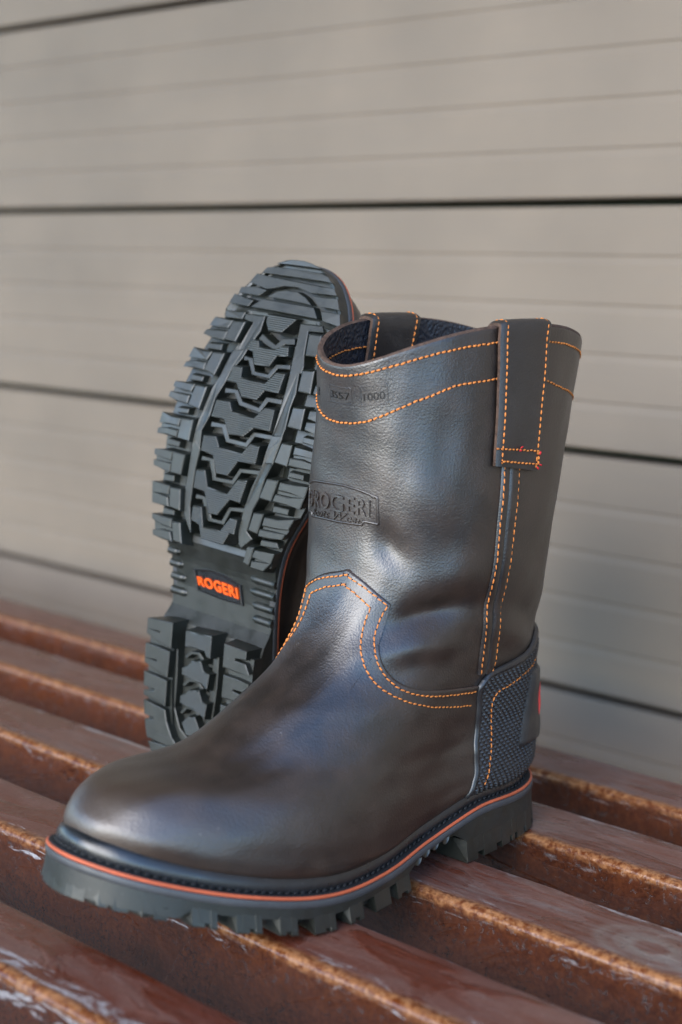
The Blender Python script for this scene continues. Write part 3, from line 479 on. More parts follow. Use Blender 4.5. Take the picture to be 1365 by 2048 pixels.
def build_boot(root, m, lean=0.):
    bt = Boot(root, m, lean)
    # ---- shaft: outer skin, rolled rim and thickness
    u = np.linspace(-1, 1, 193)[:-1]
    tt = np.concatenate([np.linspace(.38, .985, 110), [.993, .998]])
    T, U = np.meshgrid(tt, u, indexing='ij')
    rows = [S(T, U, 0.)]
    for o in (-.0006, -.0018, -.0034): rows.append(S(np.ones_like(u), u, o)[None] + np.array([0, 0, .0006 if o > -.003 else 0]))
    G = np.concatenate(rows); nr = G.shape[0]
    mi = []
    F = grid_faces(nr, len(u), True)
    mi = [1 if (k // len(u)) >= nr-4 else 0 for k in range(len(F))]
    bt.add('shaft', G.reshape(-1, 3), F, [M['leather'], M['edge']], None, True, mi)
    # lining
    tl = np.linspace(1.0, .42, 60); T, U = np.meshgrid(tl, u, indexing='ij')
    G = S(T, U, -.0034); G2 = S(T[-1], U[-1], -.0034); cc = G2.mean(0)
    V = np.vstack([G.reshape(-1, 3), cc[None]]); F = grid_faces(len(tl), len(u), True); b = (len(tl)-1)*len(u)
    F += [(b+j, b+(j+1) % len(u), len(V)-1) for j in range(len(u))]
    bt.add('lining', V, F, M['lining'], None, True)
    # ---- vamp: lies over the shaft, pointed peak in front
    lat_edge = [(.676, .030), (.672, .045), (.660, .095), (.646, .145), (.632, .197), (.612, .200), (.588, .197), (.564, .206), (.538, .233), (.518, .270), (.498, .320), (.486, .363), (.478, .410), (.472, .468), (.466, .530), (.455, .62), (.44, .75)]
    def mirr(L): return [(t, .06-u_) for t, u_ in L]
    a1 = resample(lat_edge[:5], 30, smooth=False); a2 = resample(lat_edge[4:], 80)
    latp = np.vstack([a1, a2[1:]]); med = np.array(mirr(latp.tolist()))[::-1]
    edge = np.vstack([med[:-1], latp]); na = len(edge)
    sarc = np.linspace(-1, 1, na)
    bu = .03 + np.sign(sarc)*np.abs(sarc)**1.0*.72
    base = np.stack([np.zeros(na), bu], -1)
    b_ = np.concatenate([np.linspace(0, .985, 66), [.993, 1.0]])
    P = base[None]*(1-b_[:, None, None]) + edge[None]*b_[:, None, None]
    # keep the lower part straight, converge on the edge shape only near the top
    w = b_[:, None]
    P[..., 1] = base[None, :, 1]*(1-w**1.5) + edge[None, :, 1]*w**1.5
    offr = np.full((len(b_), na), .0016); offr[-2] = .00155; offr[-1] = .0013
    G = S(P[..., 0], P[..., 1], offr); Gi = S(P[..., 0], P[..., 1], offr-.0016+.00005)
    # only a thin hem needs thickness: fold the top edge down
    Gf = np.concatenate([G, Gi[-1:]]); nr = len(Gf)
    F = grid_faces(nr, na); mi = [1 if k // (na-1) >= nr-2 else 0 for k in range(len(F))]
    bt.add('vamp', Gf.reshape(-1, 3), F, [M['leather'], M['edge']], None, True, mi)
    # ---- heel counter: rubber with raised diamonds
    E = resample([(0, .64), (.138, .642), (.214, .637), (.328, .607), (.396, .575), (.455, .543), (.485, .540)], 110)
    Tc = resample([(.485, .540), (.508, .556), (.534, .627), (.552, .68), (.60, .775), (.628, .86), (.64, 1.0)], 200)
    nb, nA = 240, 240
    b = np.linspace(0, 1, nb); a = np.linspace(0, 1, nA)
    Eb = np.stack([np.interp(b, np.linspace(0, 1, len(E)), E[:, k]) for k in (0, 1)], -1)
    Ta = np.stack([np.interp(a, np.linspace(0, 1, len(Tc)), Tc[:, k]) for k in (0, 1)], -1)
    Ba = np.stack([np.zeros(nA), .64+.36*a], -1); Rb = np.stack([.64*b, np.ones(nb)], -1)
    A_, B_ = a[None, :, None], b[:, None, None]
    C = (1-B_)*Ba[None]+B_*Ta[None]+(1-A_)*Eb[:, None]+A_*Rb[:, None]-((1-A_)*(1-B_)*Ba[0]+A_*(1-B_)*Ba[-1]+(1-A_)*B_*Ta[0]+A_*B_*Ta[-1])
    X = S(C[..., 0], C[..., 1], .003)
    sh = np.concatenate([np.zeros((nb, 1)), np.cumsum(np.linalg.norm(np.diff(X, axis=1), axis=2), axis=1)], 1)
    sv = np.concatenate([np.zeros((1, nA)), np.cumsum(np.linalg.norm(np.diff(X, axis=0), axis=2), axis=0)], 0)
    tri = lambda q: 1-np.abs(2*(q % 1)-1)
    p_, q_ = sh/.0048 + X[..., 2]/.0044, sh/.0048 - X[..., 2]/.0044
    pyr = np.minimum(tri(p_), tri(q_))
    dd = np.minimum(sh, sv[-1:]-sv)
    rim = sstep(.0045, .0055, dd)
    off = .0022 + .0019*pyr*rim + .0010*np.exp(-((dd-.0022)/.0016)**2)
    Gh = S(C[..., 0], C[..., 1], off)
    # other half mirrored in u
    Gm = S(C[..., 0], -C[..., 1], off)
    G = np.concatenate([Gh, Gm[:, ::-1][:, 1:]], 1)
    Cfull = np.concatenate([C, (C*np.array([1, -1]))[:, ::-1][:, 1:]], 1)
    Gi = S(Cfull[..., 0], Cfull[..., 1], .0004)
    lo = np.concatenate([Gi[:, :1], G, Gi[:, -1:]], 1); top = np.concatenate([Gi[-1:, :1], Gi[-1:], Gi[-1:, -1:]], 1)
    Gf = np.concatenate([lo, top]); bt.add('heel_counter', Gf.reshape(-1, 3), grid_faces(*Gf.shape[:2]), M['counter'], None, True)
    # badge plate on the back of the counter
    ub = np.linspace(-.25, .25, 41); tb = np.linspace(.22, .47, 25)
    T, U = np.meshgrid(tb, 1+ub, indexing='ij'); ed = np.minimum(np.minimum(T-.22, .47-T)/.012, (.25-np.abs(U-1))/.012).clip(0, 1)
    G = S(T, U, .0032+.0026*np.sqrt(ed)); pl = bt.slab('heel_badge', G, S(T, U, .0025), [M['counter'], M['counter']], None)
    T, U = np.meshgrid(np.linspace(.30, .42, 18), 1+np.linspace(-.17, .17, 30), indexing='ij')
    e = np.clip(1-((T-.36)/.06)**2*.9, 0.15, 1)
    bt.slab('badge_inlay', S(T, U, .0054+.0014*e), S(T, U, .004), [M['red'], M['red']], pl)
    # pull-up ridge over the counter
    # ---- side seams: twin piped strips (outer and inner side)
    for sd in (1, -1):
        tS = np.linspace(.50, .86, 90)
        uA = np.interp(tS, [.484, .534, .598, .65, .70, .85], [.530, .508, .495, .482, .472, .469]); uM = np.interp(tS, [.50, .59, .652, .72, .85], [.536, .508, .498, .489, .485]); uB = np.interp(tS, [.50, .518, .6, .654, .72, .85], [.556, .552, .525, .509, .504, .501])
        for (u0, u1, hh) in ((uA-.006, uM, .0016), (uM+.0005, uB+.006, .0013)):
            k = np.linspace(0, 1, 9)[:, None]
            U = (u0*(1-k)+u1*k); T = np.broadcast_to(tS, U.shape)
            prof = hh*np.sin(np.pi*np.clip(k, .0, 1))**.45
            bt.add('side_seam', S(T, U*sd, .0002+prof).reshape(-1, 3), grid_faces(*U.shape), M['leather'], None, True, None, sd > 0)
        stitch_row(bt, [(t_, (u_-.001)*sd) for t_, u_ in zip(tS, uA)], .0016, .0040, .00043)
        stitch_row(bt, [(t_, (u_+.001)*sd) for t_, u_ in zip(tS, uB)], .0013, .0040, .00043)
    # back seam
    stitch_row(bt, [(.63, .90), (.68, .905), (.75, .91), (.86, .915)], .0004, .0040); stitch_row(bt, [(.63, -.90), (.75, -.91), (.86, -.915)], .0004, .0040)
    # ---- collar stitching (two rows round the top, one inside)
    c2 = [(.930, -.26), (.918, -.185), (.906, -.117), (.897, -.055), (.896, 0), (.900, .065), (.910, .13), (.922, .20), (.930, .262), (.938, .323), (.940, .373), (.942, .425), (.944, .465)]
    c2b = [(.944, .502), (.942, .545), (.936, .61), (.932, .73), (.930, .85), (.93, 1.0), (.932, 1.15), (.936, 1.39), (.944, 1.5)]
    stitch_row(bt, c2, .0004, .0034, .0006); stitch_row(bt, c2b, .0004, .0034, .0006); stitch_row(bt, [(.930, -.26), (.938, -.33), (.942, -.42), (.944, -.5)], .0004, .0034, .0006)
    uu = np.linspace(-1, 1, 120)
    stitch_row(bt, [(.982, v) for v in uu], .0004, .0034, .0006)
    stitch_row(bt, [(.968, v) for v in uu], -.0040, .0040, .0005, fn=S)
    # ---- vamp stitching
    st1 = [(.490, -.330), (.520, -.215), (.534, -.163), (.564, -.138), (.594, -.118), (.624, -.127), (.645, -.063), (.6675, .022)]
    s1r = [(.6675, .022), (.658, .065), (.646, .123), (.628, .188)]
    s1c = [(.628, .188), (.612, .182), (.586, .181), (.562, .193), (.534, .225), (.514, .262), (.494, .308), (.478, .353), (.466, .407), (.457, .478), (.450, .54)]
    stitch_row(bt, s1r, .0020, .0035, .00043, smooth=False); stitch_row(bt, s1c, .0020, .0035, .00043)
    stitch_row(bt, mirr(s1r), .0020, .0035, .00043, smooth=False); stitch_row(bt, mirr(s1c), .0020, .0035, .00043)
    s2r = [(.650, .022), (.640, .068), (.620, .140)]
    s2c = [(.620, .140), (.596, .139), (.566, .150), (.536, .182), (.512, .225), (.490, .275), (.470, .330), (.452, .383), (.436, .438), (.424, .495), (.412, .55)]
    stitch_row(bt, s2r, .0020, .0035, .00043, smooth=False); stitch_row(bt, s2c, .0020, .0035, .00043)
    stitch_row(bt, mirr(s2r), .0020, .0035, .00043, smooth=False); stitch_row(bt, mirr(s2c), .0020, .0035, .00043)
    # counter stitching
    for sd in (1, -1):
        stitch_row(bt, [(.11, .667*sd), (.18, .669*sd), (.26, .663*sd), (.352, .633*sd), (.40, .609*sd), (.432, .609*sd), (.446, .637*sd), (.468, .677*sd), (.50, .74*sd), (.52, .80*sd)], .0034, .0036, .00042)
    # ---- pull straps, looped over the collar on both sides
    for sd, u0, u1 in ((1, .435, .545), (-1, .435, .545)):
        path = []
        for t_ in np.linspace(.848, .985, 26): path.append((t_, .0026 + .0004*math.sin((t_-.848)*20), 0))
        for k in range(1, 14):
            ang = math.pi*k/14; path.append((1.0, -.0016+.0052*math.cos(ang), -.0006+.0024*math.sin(ang)**.75))
        for t_ in np.linspace(.985, .86, 16): path.append((t_, -.0064, 0))
        path = np.array(path)
        ks = np.linspace(0, 1, 15)
        uu_ = (u0+(u1-u0)*ks)*sd
        def rib(extra, uu_=uu_):
            R_ = []
            for (t_, o_, dz) in path:
                R_.append(S(np.full(len(uu_), t_), uu_, o_) + np.array([0, 0, dz]))
            R_ = np.array(R_)
            d0 = np.gradient(R_, axis=0); d1 = np.gradient(R_, axis=1); n = np.cross(d1, d0)*sd; n /= np.linalg.norm(n, axis=-1, keepdims=True)
            return R_ + n*extra
        G, Gi = rib(.0016), rib(-.0016)
        # soften the side edges
        G[:, 0] = G[:, 0]*.6+Gi[:, 0]*.4; G[:, -1] = G[:, -1]*.6+Gi[:, -1]*.4
        st = bt.slab('pull_strap', G, Gi, [M['strap'], M['edge']], None, flip=(sd < 0))
        # stitches along both strap edges, over the loop
        for kk in (.12, .88):
            us = np.array([(u0+(u1-u0)*kk)*sd]); Rl = []
            fl = np.concatenate([[(u0+(u1-u0)*(kk-.02))*sd], us, [(u0+(u1-u0)*(kk+.02))*sd]])
            L = rib(.0017, fl)[:, 1]; nL = np.cross(rib(.0017, fl)[:, 2]-rib(.0017, fl)[:, 0], np.gradient(L, axis=0))*sd; nL /= np.linalg.norm(nL, axis=1)[:, None]
            s_ = np.concatenate([[0], np.cumsum(np.linalg.norm(np.diff(L, axis=0), axis=1))]); n = int(s_[-1]/.0038); q = np.linspace(0.001, s_[-1]-.001, n+1)
            X = np.stack([np.interp(q, s_, L[:, k]) for k in range(3)], -1); Nn = np.stack([np.interp(q, s_, nL[:, k]) for k in range(3)], -1)
            segs = [(X[i]+(X[i+1]-X[i])*.12, X[i+1]-(X[i+1]-X[i])*.12, Nn[i]) for i in range(n)]
            V, F = tube_mesh(segs, .00052); so = bt.add('stitching', V, F, M['thread'], st); so['kind'] = 'stuff'
        # box stitch at the foot of the strap
        for (ta, ub0, ub1) in ((.8535, .10, .92), (.8665, -.06, .92)):
            stitch_row(bt, [(ta, (u0+(u1-u0)*ub0)*sd), (ta+.001, (u0+(u1-u0)*ub1)*sd)], .0050, .0032, parent=st)
        stitch_row(bt, [(.8535, (u0+(u1-u0)*.90)*sd), (.868, (u0+(u1-u0)*.90)*sd)], .0051, .0028, .0006, 'thread', parent=st)
        # loose red thread ends
        segs = []
        for (t_, k_) in ((.8655, .90), (.854, .95), (.8505, .88), (.870, .52), (.8665, .50)):
            c = S(t_, (u0+(u1-u0)*k_)*sd, .0058); nn = surf_n(np.array(t_), np.array(u0*sd)); dv = RNG.normal(0, 1, 3); dv -= nn*(dv@nn); dv /= np.linalg.norm(dv)
            segs.append((c-dv*.0011, c+dv*.0013, nn))
        V, F = tube_mesh(segs, .0005); bt.add('thread_end', V, F, M['thread_red'], st)
    # ---- embossed marks on the front of the shaft
    if m > 0:
        V, F = text_mesh("O'ROGERI", 1, .1, bold=.006, space=1.12)
        emboss(bt, V, F, .7705, -.045, 0, 0, .258, .0245, -.0003, .0013, M['leather'], 'logo_lettering')
        V, F = text_mesh("Boots Wear", 1, .1, shear=.35, bold=-.004, space=1.1)
        emboss(bt, V, F, .7520, -.035, 0, 0, .190, .0110, -.0003, .0011, M['leather'], 'logo_lettering')
        V, F = text_mesh("o", 1, .1)
        emboss(bt, V, F, .7865, .091, 0, 0, .012, .004, -.0002, .0009, M['leather'], 'logo_lettering')
        # raised frame line round the logo
        fr = [(.7965, -.065), (.7965, .0), (.7925, .055), (.787, .106), (.750, .110), (.751, .062), (.7455, .058), (.744, -.01), (.7455, -.15), (.751, -.155), (.752, -.20), (.792, -.20), (.7965, -.13), (.7965, -.065)]
        P = resample(fr, 400, smooth=False); X = S(P[:, 0], P[:, 1], .0); N = surf_n(P[:, 0], P[:, 1]); V = []; ang = np.linspace(0, np.pi*2, 6, endpoint=False)
        for i in range(len(P)):
            d = X[(i+1) % len(P)]-X[i-1]; d /= np.linalg.norm(d)+1e-9; B = np.cross(d, N[i])
            for a in ang: V.append(X[i]+(N[i]*math.cos(a)*.9+B*math.sin(a)*1.3)*.00070)
        bt.add('logo_frame', V, grid_faces(len(P), 6, True), M['leather'])
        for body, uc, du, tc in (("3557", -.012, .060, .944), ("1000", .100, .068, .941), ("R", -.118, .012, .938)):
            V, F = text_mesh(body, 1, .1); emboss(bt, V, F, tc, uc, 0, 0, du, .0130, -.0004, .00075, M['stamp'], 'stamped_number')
        for (t0, t1, ua, ub_) in ((.930, .961, -.049, .024), (.927, .960, .056, .142)):
            fr = [(t1, ua), (t1-.002, ub_), (t0, ub_), (t0, ua), (t1, ua)]
            P = resample(fr, 120, smooth=False); X = S(P[:, 0], P[:, 1], .0); N = surf_n(P[:, 0], P[:, 1]); V = []
            for i in range(len(P)):
                d = X[(i+1) % len(P)]-X[i-1]; d /= np.linalg.norm(d)+1e-9; B = np.cross(d, N[i])
                for a in ang: V.append(X[i]+(N[i]*math.cos(a)*.8+B*math.sin(a)*1.1)*.00036)
            bt.add('stamp_frame', V, grid_faces(len(P), 6, True), M['leather'])
    # ---- welt, stripe, ledge
    z = .0010
    bead = [(-.0042, .0006), (-.0038, .0026), (-.0044, .0052), (-.0058, .0076), (-.0075, .0088), (-.0092, .0092), (-.0112, .0082), (-.013, .004)]
    bt.sweep('welt', bead, M['bead'])
    shelf = [(-.0002, .0003), (-.0006, .0006), (-.0030, .0004), (-.0046, .0002), (-.006, .0)]
    bt.sweep('welt_shelf', [(0.0000, -.0004)]+shelf, M['dark_thread'])
    bt.sweep('midsole_stripe', [(-.002, .00015), (.0004, .0001), (.0009, -.0003), (.0010, -.0010), (.0006, -.0016), (-.001, -.0018)], M['orange'])
    bt.sweep('midsole', [(-.002, -.0019), (.0008, -.0019), (.0013, -.0024), (.0013, -.0052), (.0009, -.0060), (-.003, -.0063)], M['ledge'])
    # welt lock stitches in the groove
    segs = []; C = OUTL - ONRM*.0037; cz = zs_(OUTL[:, 0])+.0010
    C3 = np.concatenate([C, cz[:, None]], 1); C3 = np.vstack([C3, C3[:1]]); N3 = np.vstack([ONRM, ONRM[:1]])
    s_ = np.concatenate([[0], np.cumsum(np.linalg.norm(np.diff(C3, axis=0), axis=1))]); n = int(s_[-1]/.0048); q = np.linspace(0, s_[-1], n+1)
    X = np.stack([np.interp(q, s_, C3[:, k]) for k in range(3)], -1); NN = np.stack([np.interp(q, s_, N3[:, k]) for k in range(2)], -1)
    for i in range(n):
        A, B = X[i], X[i+1]; d = B-A; nn = np.array([NN[i, 0]*.5, NN[i, 1]*.5, .85]); o_ = np.array([NN[i, 0], NN[i, 1], 0])
        segs.append((A+d*.10-o_*.0006, B-d*.10+o_*.0006, nn))
    V, F = tube_mesh(segs, .00075); so = bt.add('welt_stitching', V, F, M['dark_thread']); so['kind'] = 'stuff'
    # ---- outsole body
    xs = OUTL[:, 0]; fr = np.linspace(0, 1, 8); rows = []
    zt = zs_(xs)-.0060; zb0 = base_(xs); zf = zb_(xs)
    for f in fr:
        zz = zt*(1-f)+zb0*f; fl = FLARE*(zt-zz)/np.maximum(zt-zf, 1e-4)+.0009*(1-f)
        rows.append(np.concatenate([OUTL+ONRM*fl[:, None], zz[:, None]], 1))
    n = len(OUTL); rows[-1][:, :2] = OUTL+ONRM*(FLARE*(zt-zb0)/np.maximum(zt-zf, 1e-4))[:, None]
    V = [np.array(rows).reshape(-1, 3)]; F = grid_faces(len(fr), n, True); base0 = len(fr)*n
    # underside: stations from heel to toe
    ring = rows[-1]; i0 = np.argmin(ring[:, 0]); i1 = np.argmax(ring[:, 0])
    rr = np.roll(ring, -i0, 0); k1 = (i1-i0) % n
    s1 = rr[:k1+1]; s2 = np.vstack([rr[k1:], rr[:1]])[::-1]
    xst = np.unique(np.concatenate([np.linspace(ring[i0, 0], ring[i1, 0], 90), [.0985, .101, .104, .107, .110, .1125]]))
    y1 = np.interp(xst, s1[:, 0], s1[:, 1]); y2 = np.interp(xst, s2[:, 0], s2[:, 1]); kk = np.linspace(0, 1, 31)
    Y = y1[:, None]*(1-kk)+y2[:, None]*kk; Xs = np.broadcast_to(xst[:, None], Y.shape); yc_ = (y1+y2)[:, None]/2; hw = np.abs(y1-y2)[:, None]/2
    Z = base_(xst)[:, None] + .0055*sstep(.66, .56, np.abs(Y-yc_-0.0)/np.maximum(hw, .004))*(sstep(.160, .170, xst)*sstep(.311, .303, xst))[:, None] + .0034*(sstep(.96, .84, np.abs(Y-yc_)/np.maximum(hw, .004))*(sstep(.309, .312, xst)*sstep(.345, .341, xst))[:, None])
    V.append(np.stack([Xs, Y, Z], -1).reshape(-1, 3)); Fb = grid_faces(len(xst), 31, base=base0)
    cw2 = y1[len(y1)//2] < y2[len(y2)//2]
    Fb = [tuple(reversed(f)) for f in Fb] if cw2 else Fb
    Fs = [tuple(reversed(f)) for f in F] if _cw else F
    sole = bt.add('outsole', np.vstack(V), Fs+Fb, [M['wall_rubber'], M['rubber']], None, True, [0]*len(Fs)+[1]*len(Fb))
    sole.data.polygons.foreach_set('use_smooth', np.array([True]*len(Fs)+[False]*len(Fb)))
    # ---- tread blocks
    def py(poly): return [(x/1000, -y/1000) for x, y in poly]
    def web(pa, pb, z, zd):
        q = np.array(py(pa)+py(pb)); lo, hi = q.min(0), q.max(0); c = q.mean(0)
        a_, b_ = np.array(py(pa)), np.array(py(pb))
        P = [(hi[0]-.0012, lo[1]+.001), (hi[0]-.0012, hi[1]-.001), (lo[0]+.0012, hi[1]-.001), (lo[0]+.0012, lo[1]+.001)]
        prism(bt, 'web', P, z, zd, M['rubber'], sole, draft=.0002, ch=.0003)
    L_ = TREAD['lug']
    for poly in L_: prism(bt, 'lug', py(poly), 0, .0100, M['rubber'], sole, ch=.0009, shrink=-.00045)
    for k in range(7): web(L_[3*k+1], L_[3*k+2], .0022, .0100)
    for a_, b_ in ((25, 26), (28, 29), (31, 32), (34, 35)): web(L_[a_], L_[b_], .0022, .0100)
    webq = []
    for sg in (1, -1):
        k_ = (OUTL[:, 0] > .006) & (OUTL[:, 0] < .0985) & (OUTL[:, 1]*sg > (.006 if sg > 0 else .012)); c_ = OUTL[k_]; o_ = np.argsort(c_[:, 0]); c_ = c_[o_][::2]
        inn = c_*[1, 1]; inn = np.stack([np.maximum(c_[:, 0], .022), c_[:, 1]-sg*np.minimum(.019, np.abs(c_[:, 1])*.5)], -1)
        for a_ in range(0, len(c_)-1):
            q = [tuple(c_[a_]+ONRM[0]*0), tuple(c_[a_+1]), tuple(inn[a_+1]), tuple(inn[a_])]
            webq.append(q)
    Vw = []; Fw = []
    for q in webq:
        b0 = len(Vw); P_ = np.array(q)
        for z_ in (.0042, .0138):
            for kk_ in range(4):
                x_, y_ = P_[kk_]
                if kk_ < 2:
                    im = np.argmin(((OUTL-P_[kk_])**2).sum(1)); zt_ = zs_(OUTL[im, 0])-.006; fl = FLARE*(zt_-z_)/zt_+.0001; x_, y_ = OUTL[im]+ONRM[im]*fl
                Vw.append((x_, y_, z_))
        fs = [(0, 1, 2, 3), (0, 4, 5, 1), (1, 5, 6, 2), (2, 6, 7, 3), (3, 7, 4, 0)]
        a2 = (P_[:, 0]*np.roll(P_[:, 1], -1)-np.roll(P_[:, 0], -1)*P_[:, 1]).sum()
        Fw += [tuple(b0+k for k in (f if a2 < 0 else f[::-1])) for f in fs]
    bt.add('web', Vw, Fw, M['rubber'], sole, False)
    for poly in TREAD['chev']: prism(bt, 'lug', py(poly), 0, .0150, M['ribbed'], sole, shrink=-.0002)
    for poly in TREAD['bar']: prism(bt, 'lug', py(poly), 0, .0068, M['rubber'], sole, ch=.0003, draft=.0001, shrink=.00025, tol=.0010)
    for poly in TREAD['heel']: prism(bt, 'lug', py(poly), 0, .0135, M['rubber'], sole, ch=.0008, shrink=-.0009)
    for poly in TREAD['hchev']: prism(bt, 'lug', py(poly), .0003, .0135, M['ribbed'], sole, ch=.0006)
    for poly in TREAD['rail']: prism(bt, 'rail', py(poly), .0032, .0150, M['rubber'], sole, draft=.0003)
    for poly in TREAD['zig']: prism(bt, 'rail', py(poly), .0036, .0150, M['rubber'], sole, draft=.0003, ch=.0004)
    for poly in TREAD['hrail']: prism(bt, 'rail', py(poly), .0062, .0135, M['rubber'], sole, draft=.0003)
    for poly in TREAD['hzig']: prism(bt, 'rail', py(poly), .0062, .0135, M['rubber'], sole, draft=.0003, ch=.0004)
    for poly in TREAD['pad']: prism(bt, 'lug', py(poly), .0032, .0102, M['rubber'], sole)
    # medial outer blocks hidden in the photograph behind the other boot: continue the rows to the edge
    for (xa, xb, ya) in ((303, 290.5, 44), (281, 268, 48.5), (258.3, 246, 50)):
        h = (xa-xb)
        for (p0, p1) in ((xa, xa-h*.44), (xa-h*.56, xb)):
            prism(bt, 'lug', py([(p0, ya), (p0, 72), (p1, 72), (p1, ya)]), 0, .0100, M['rubber'], sole)
    # waist ridges: half-round ribs at both edges
    for poly in TREAD['ridge']:
        P = np.array(py(poly)); c = P.mean(0); L = abs(P[:, 1].max()-P[:, 1].min()); x0_ = c[0]
        ys = np.linspace(P[:, 1].min(), P[:, 1].max(), 9)
        e = OUTL + ONRM*.001
        sgn = np.sign(c[1]); side = e[(np.sign(e[:, 1]-0) == sgn)]; ylim = side[np.argmin(abs(side[:, 0]-x0_)), 1]
        inner = ys[0] if abs(ys[0]) < abs(ys[-1]) else ys[-1]
        ys = np.linspace(ylim, inner, 9); V = []
        for j, y in enumerate(ys):
            rr_ = .0031*(1 if j < 7 else (.85 if j == 7 else .35))
            for a in np.linspace(0, math.pi, 7): V.append((x0_+.0032*math.cos(a)*(rr_/.0031), y, base_(x0_)+.0016-rr_*1.35*math.sin(a)))
        V.insert(0, V[0]); V.pop(0)
        F = grid_faces(9, 7)+[tuple(range(7))]+[tuple(range(8*7+6, 8*7-1, -1))]
        bt.add('lug', V, F, M['rubber'], sole, True, None, sgn > 0)
    # orange badge on the waist
    P = np.array(py(TREAD['badge'][0])); zq = .0190
    c = P.mean(0); V = []
    zz = base_(P[:, 0])
    def ringb(k, dz): return np.concatenate([c+(P-c)*k, (base_(c[0]+(P[:, 0]-c[0])*k)-dz)[:, None]], 1)
    rg = [ringb(1.03, -.0006), ringb(1.0, .0015), ringb(.965, .0018), ringb(.93, .0015), ringb(.915, -.0), ringb(.86, .0), ringb(.85, .0005)]
    n7 = len(P); V = np.vstack(rg); F = grid_faces(len(rg), n7, True)+[tuple(range((len(rg)-1)*n7, len(rg)*n7))]
    ar = (P[:, 0]*np.roll(P[:, 1], -1)-np.roll(P[:, 0], -1)*P[:, 1]).sum()
    bd = bt.add('badge', V, F, M['bead'], sole, False, None, ar < 0)
    V, F = text_mesh("ROGERI", 1, .1, bold=.034, space=1.12)
    lo, hi = V.min(0), V.max(0); X = (V[:, 0]-lo[0])/(hi[0]-lo[0]); Y = (V[:, 1]-lo[1])/(hi[1]-lo[1]); Z = (V[:, 2]-lo[2])/(hi[2]-lo[2])
    if m > 0: X = 1-X
    # data corners: lateral-top, medial-top, medial-bottom, lateral-bottom
    q = np.array(py(TREAD['badgetext'][0])); arch = 1+.16*(1-(2*X-1)**2)-.10
    top = q[0]*(1-X[:, None])+q[1]*X[:, None]; bot = q[3]*(1-X[:, None])+q[2]*X[:, None]
    P2 = bot + (top-bot)*(Y*arch)[:, None]
    V = np.concatenate([P2, (base_(P2[:, 0])-.0002-Z*.0017)[:, None]], 1)
    bt.add('lettering', V, F, M['orange_logo'], sole, False, None, True)
    return bt
# ------------------------------------------------------------------ setting: ground, wall, bench
YAW = math.radians(40.37)
NV = Vector((math.sin(YAW), math.cos(YAW), 0)); TV = Vector((math.cos(YAW), -math.sin(YAW), 0))
BENCH_ROT = -YAW          # local x along the slats (TV), local y towards the wall (NV)
def ground_mat():
    m, nt, b = new_mat('worn_concrete'); t = NT(nt); v = t.coord()
    c = t.mix(t.ramp(t.noise(v, 3, 6), [(0.3, 0.0), (0.7, 1.0)]), (0.20, 0.19, 0.175), (0.29, 0.28, 0.26))
    t.l(c, b.inputs['Base Color']); b.inputs['Roughness'].default_value = 0.9
    t.l(t.bump(t.noise(v, 120, 4), 0.4, 0.003), b.inputs['Normal']); return m
g = mesh_obj('ground', [(-60, -60, -.47), (60, -60, -.47), (60, 60, -.47), (-60, 60, -.47)], [(0, 1, 2, 3)], ground_mat(), None, False)
g['kind'] = 'structure'

def board_mat():
    m, nt, b = new_mat('taupe_painted_board'); t = NT(nt); v = t.coord()
    vs = t.coord((0.12, 1, 1)); n1 = t.noise(vs, 60, 6, 0.6); n2 = t.noise(v, 5, 4, 0.5); n3 = t.noise(t.coord((.02, 1, 1)), 500, 3)
    c = t.mix(t.ramp(n2, [(0.3, 0.0), (0.7, 1.0)]), (0.160, 0.126, 0.094), (0.208, 0.162, 0.119))
    c = t.mix(t.math('MULTIPLY', t.ramp(n1, [(0.35, 0.0), (0.75, 1.0)]), 0.35), c, (0.165, 0.136, 0.107))
    t.l(c, b.inputs['Base Color']); b.inputs['Roughness'].default_value = 0.62; b.inputs['Specular IOR Level'].default_value = 0.35
    t.l(t.bump(n3, 0.25, 0.0006, t.bump(n1, 0.2, 0.001)), b.inputs['Normal']); return m
M['board'] = board_mat()
wall = empty('board_wall'); wall.location = NV * 1.10; wall.rotation_euler = (0, 0, BENCH_ROT)
wall['label'] = 'taupe painted wall of wide horizontal grooved boards behind the bench'; wall['category'] = 'wall'
M['gap'] = simple_mat('dark_wall_batten', (0.022, 0.030, 0.022), 0.9, 0.1, 0.2)
def roof_mat():
    return simple_mat('unseen_roof_grey', (0.10, 0.10, 0.10), 0.8, 0.3, 0.2, 4, 0.2, 40)
V = []; F = []
for (a0, a1, c0, c1, z0, z1) in ((-7, -.4, -2.1, 1.30, 2.20, 2.26), (-7, -.4, -2.16, -2.10, 2.10, 2.26)):
    b0 = len(V)
    for z in (z0, z1):
        for cc in (c0, c1):
            for a in (a0, a1): q = TV*a + NV*cc; V.append((q.x, q.y, z))
    F += [tuple(b0+k for k in f) for f in ((0, 2, 3, 1), (4, 5, 7, 6), (0, 1, 5, 4), (2, 6, 7, 3), (0, 4, 6, 2), (1, 3, 7, 5))]
pr_ = mesh_obj('unseen_porch_roof', V, F, roof_mat(), None, False); pr_['kind'] = 'structure'  # roof out of view, added for overhead shade; end trimmed to let sky in
bt_ = mesh_obj('backing', [(-6, .030, -.47), (6, .030, -.47), (6, .030, 2.2), (-6, .030, 2.2), (-6, .05, -.47), (6, .05, -.47), (6, .05, 2.2), (-6, .05, 2.2)],
               [(0, 1, 2, 3), (5, 4, 7, 6), (3, 2, 6, 7), (4, 5, 1, 0)], M['gap'], wall, False)
PB = .2187; Z0 = .6333
prof = []                                            # (z from the top of the board downwards, y)
GAP = .0062; nst = 5; H_ = PB - GAP; st = H_/nst
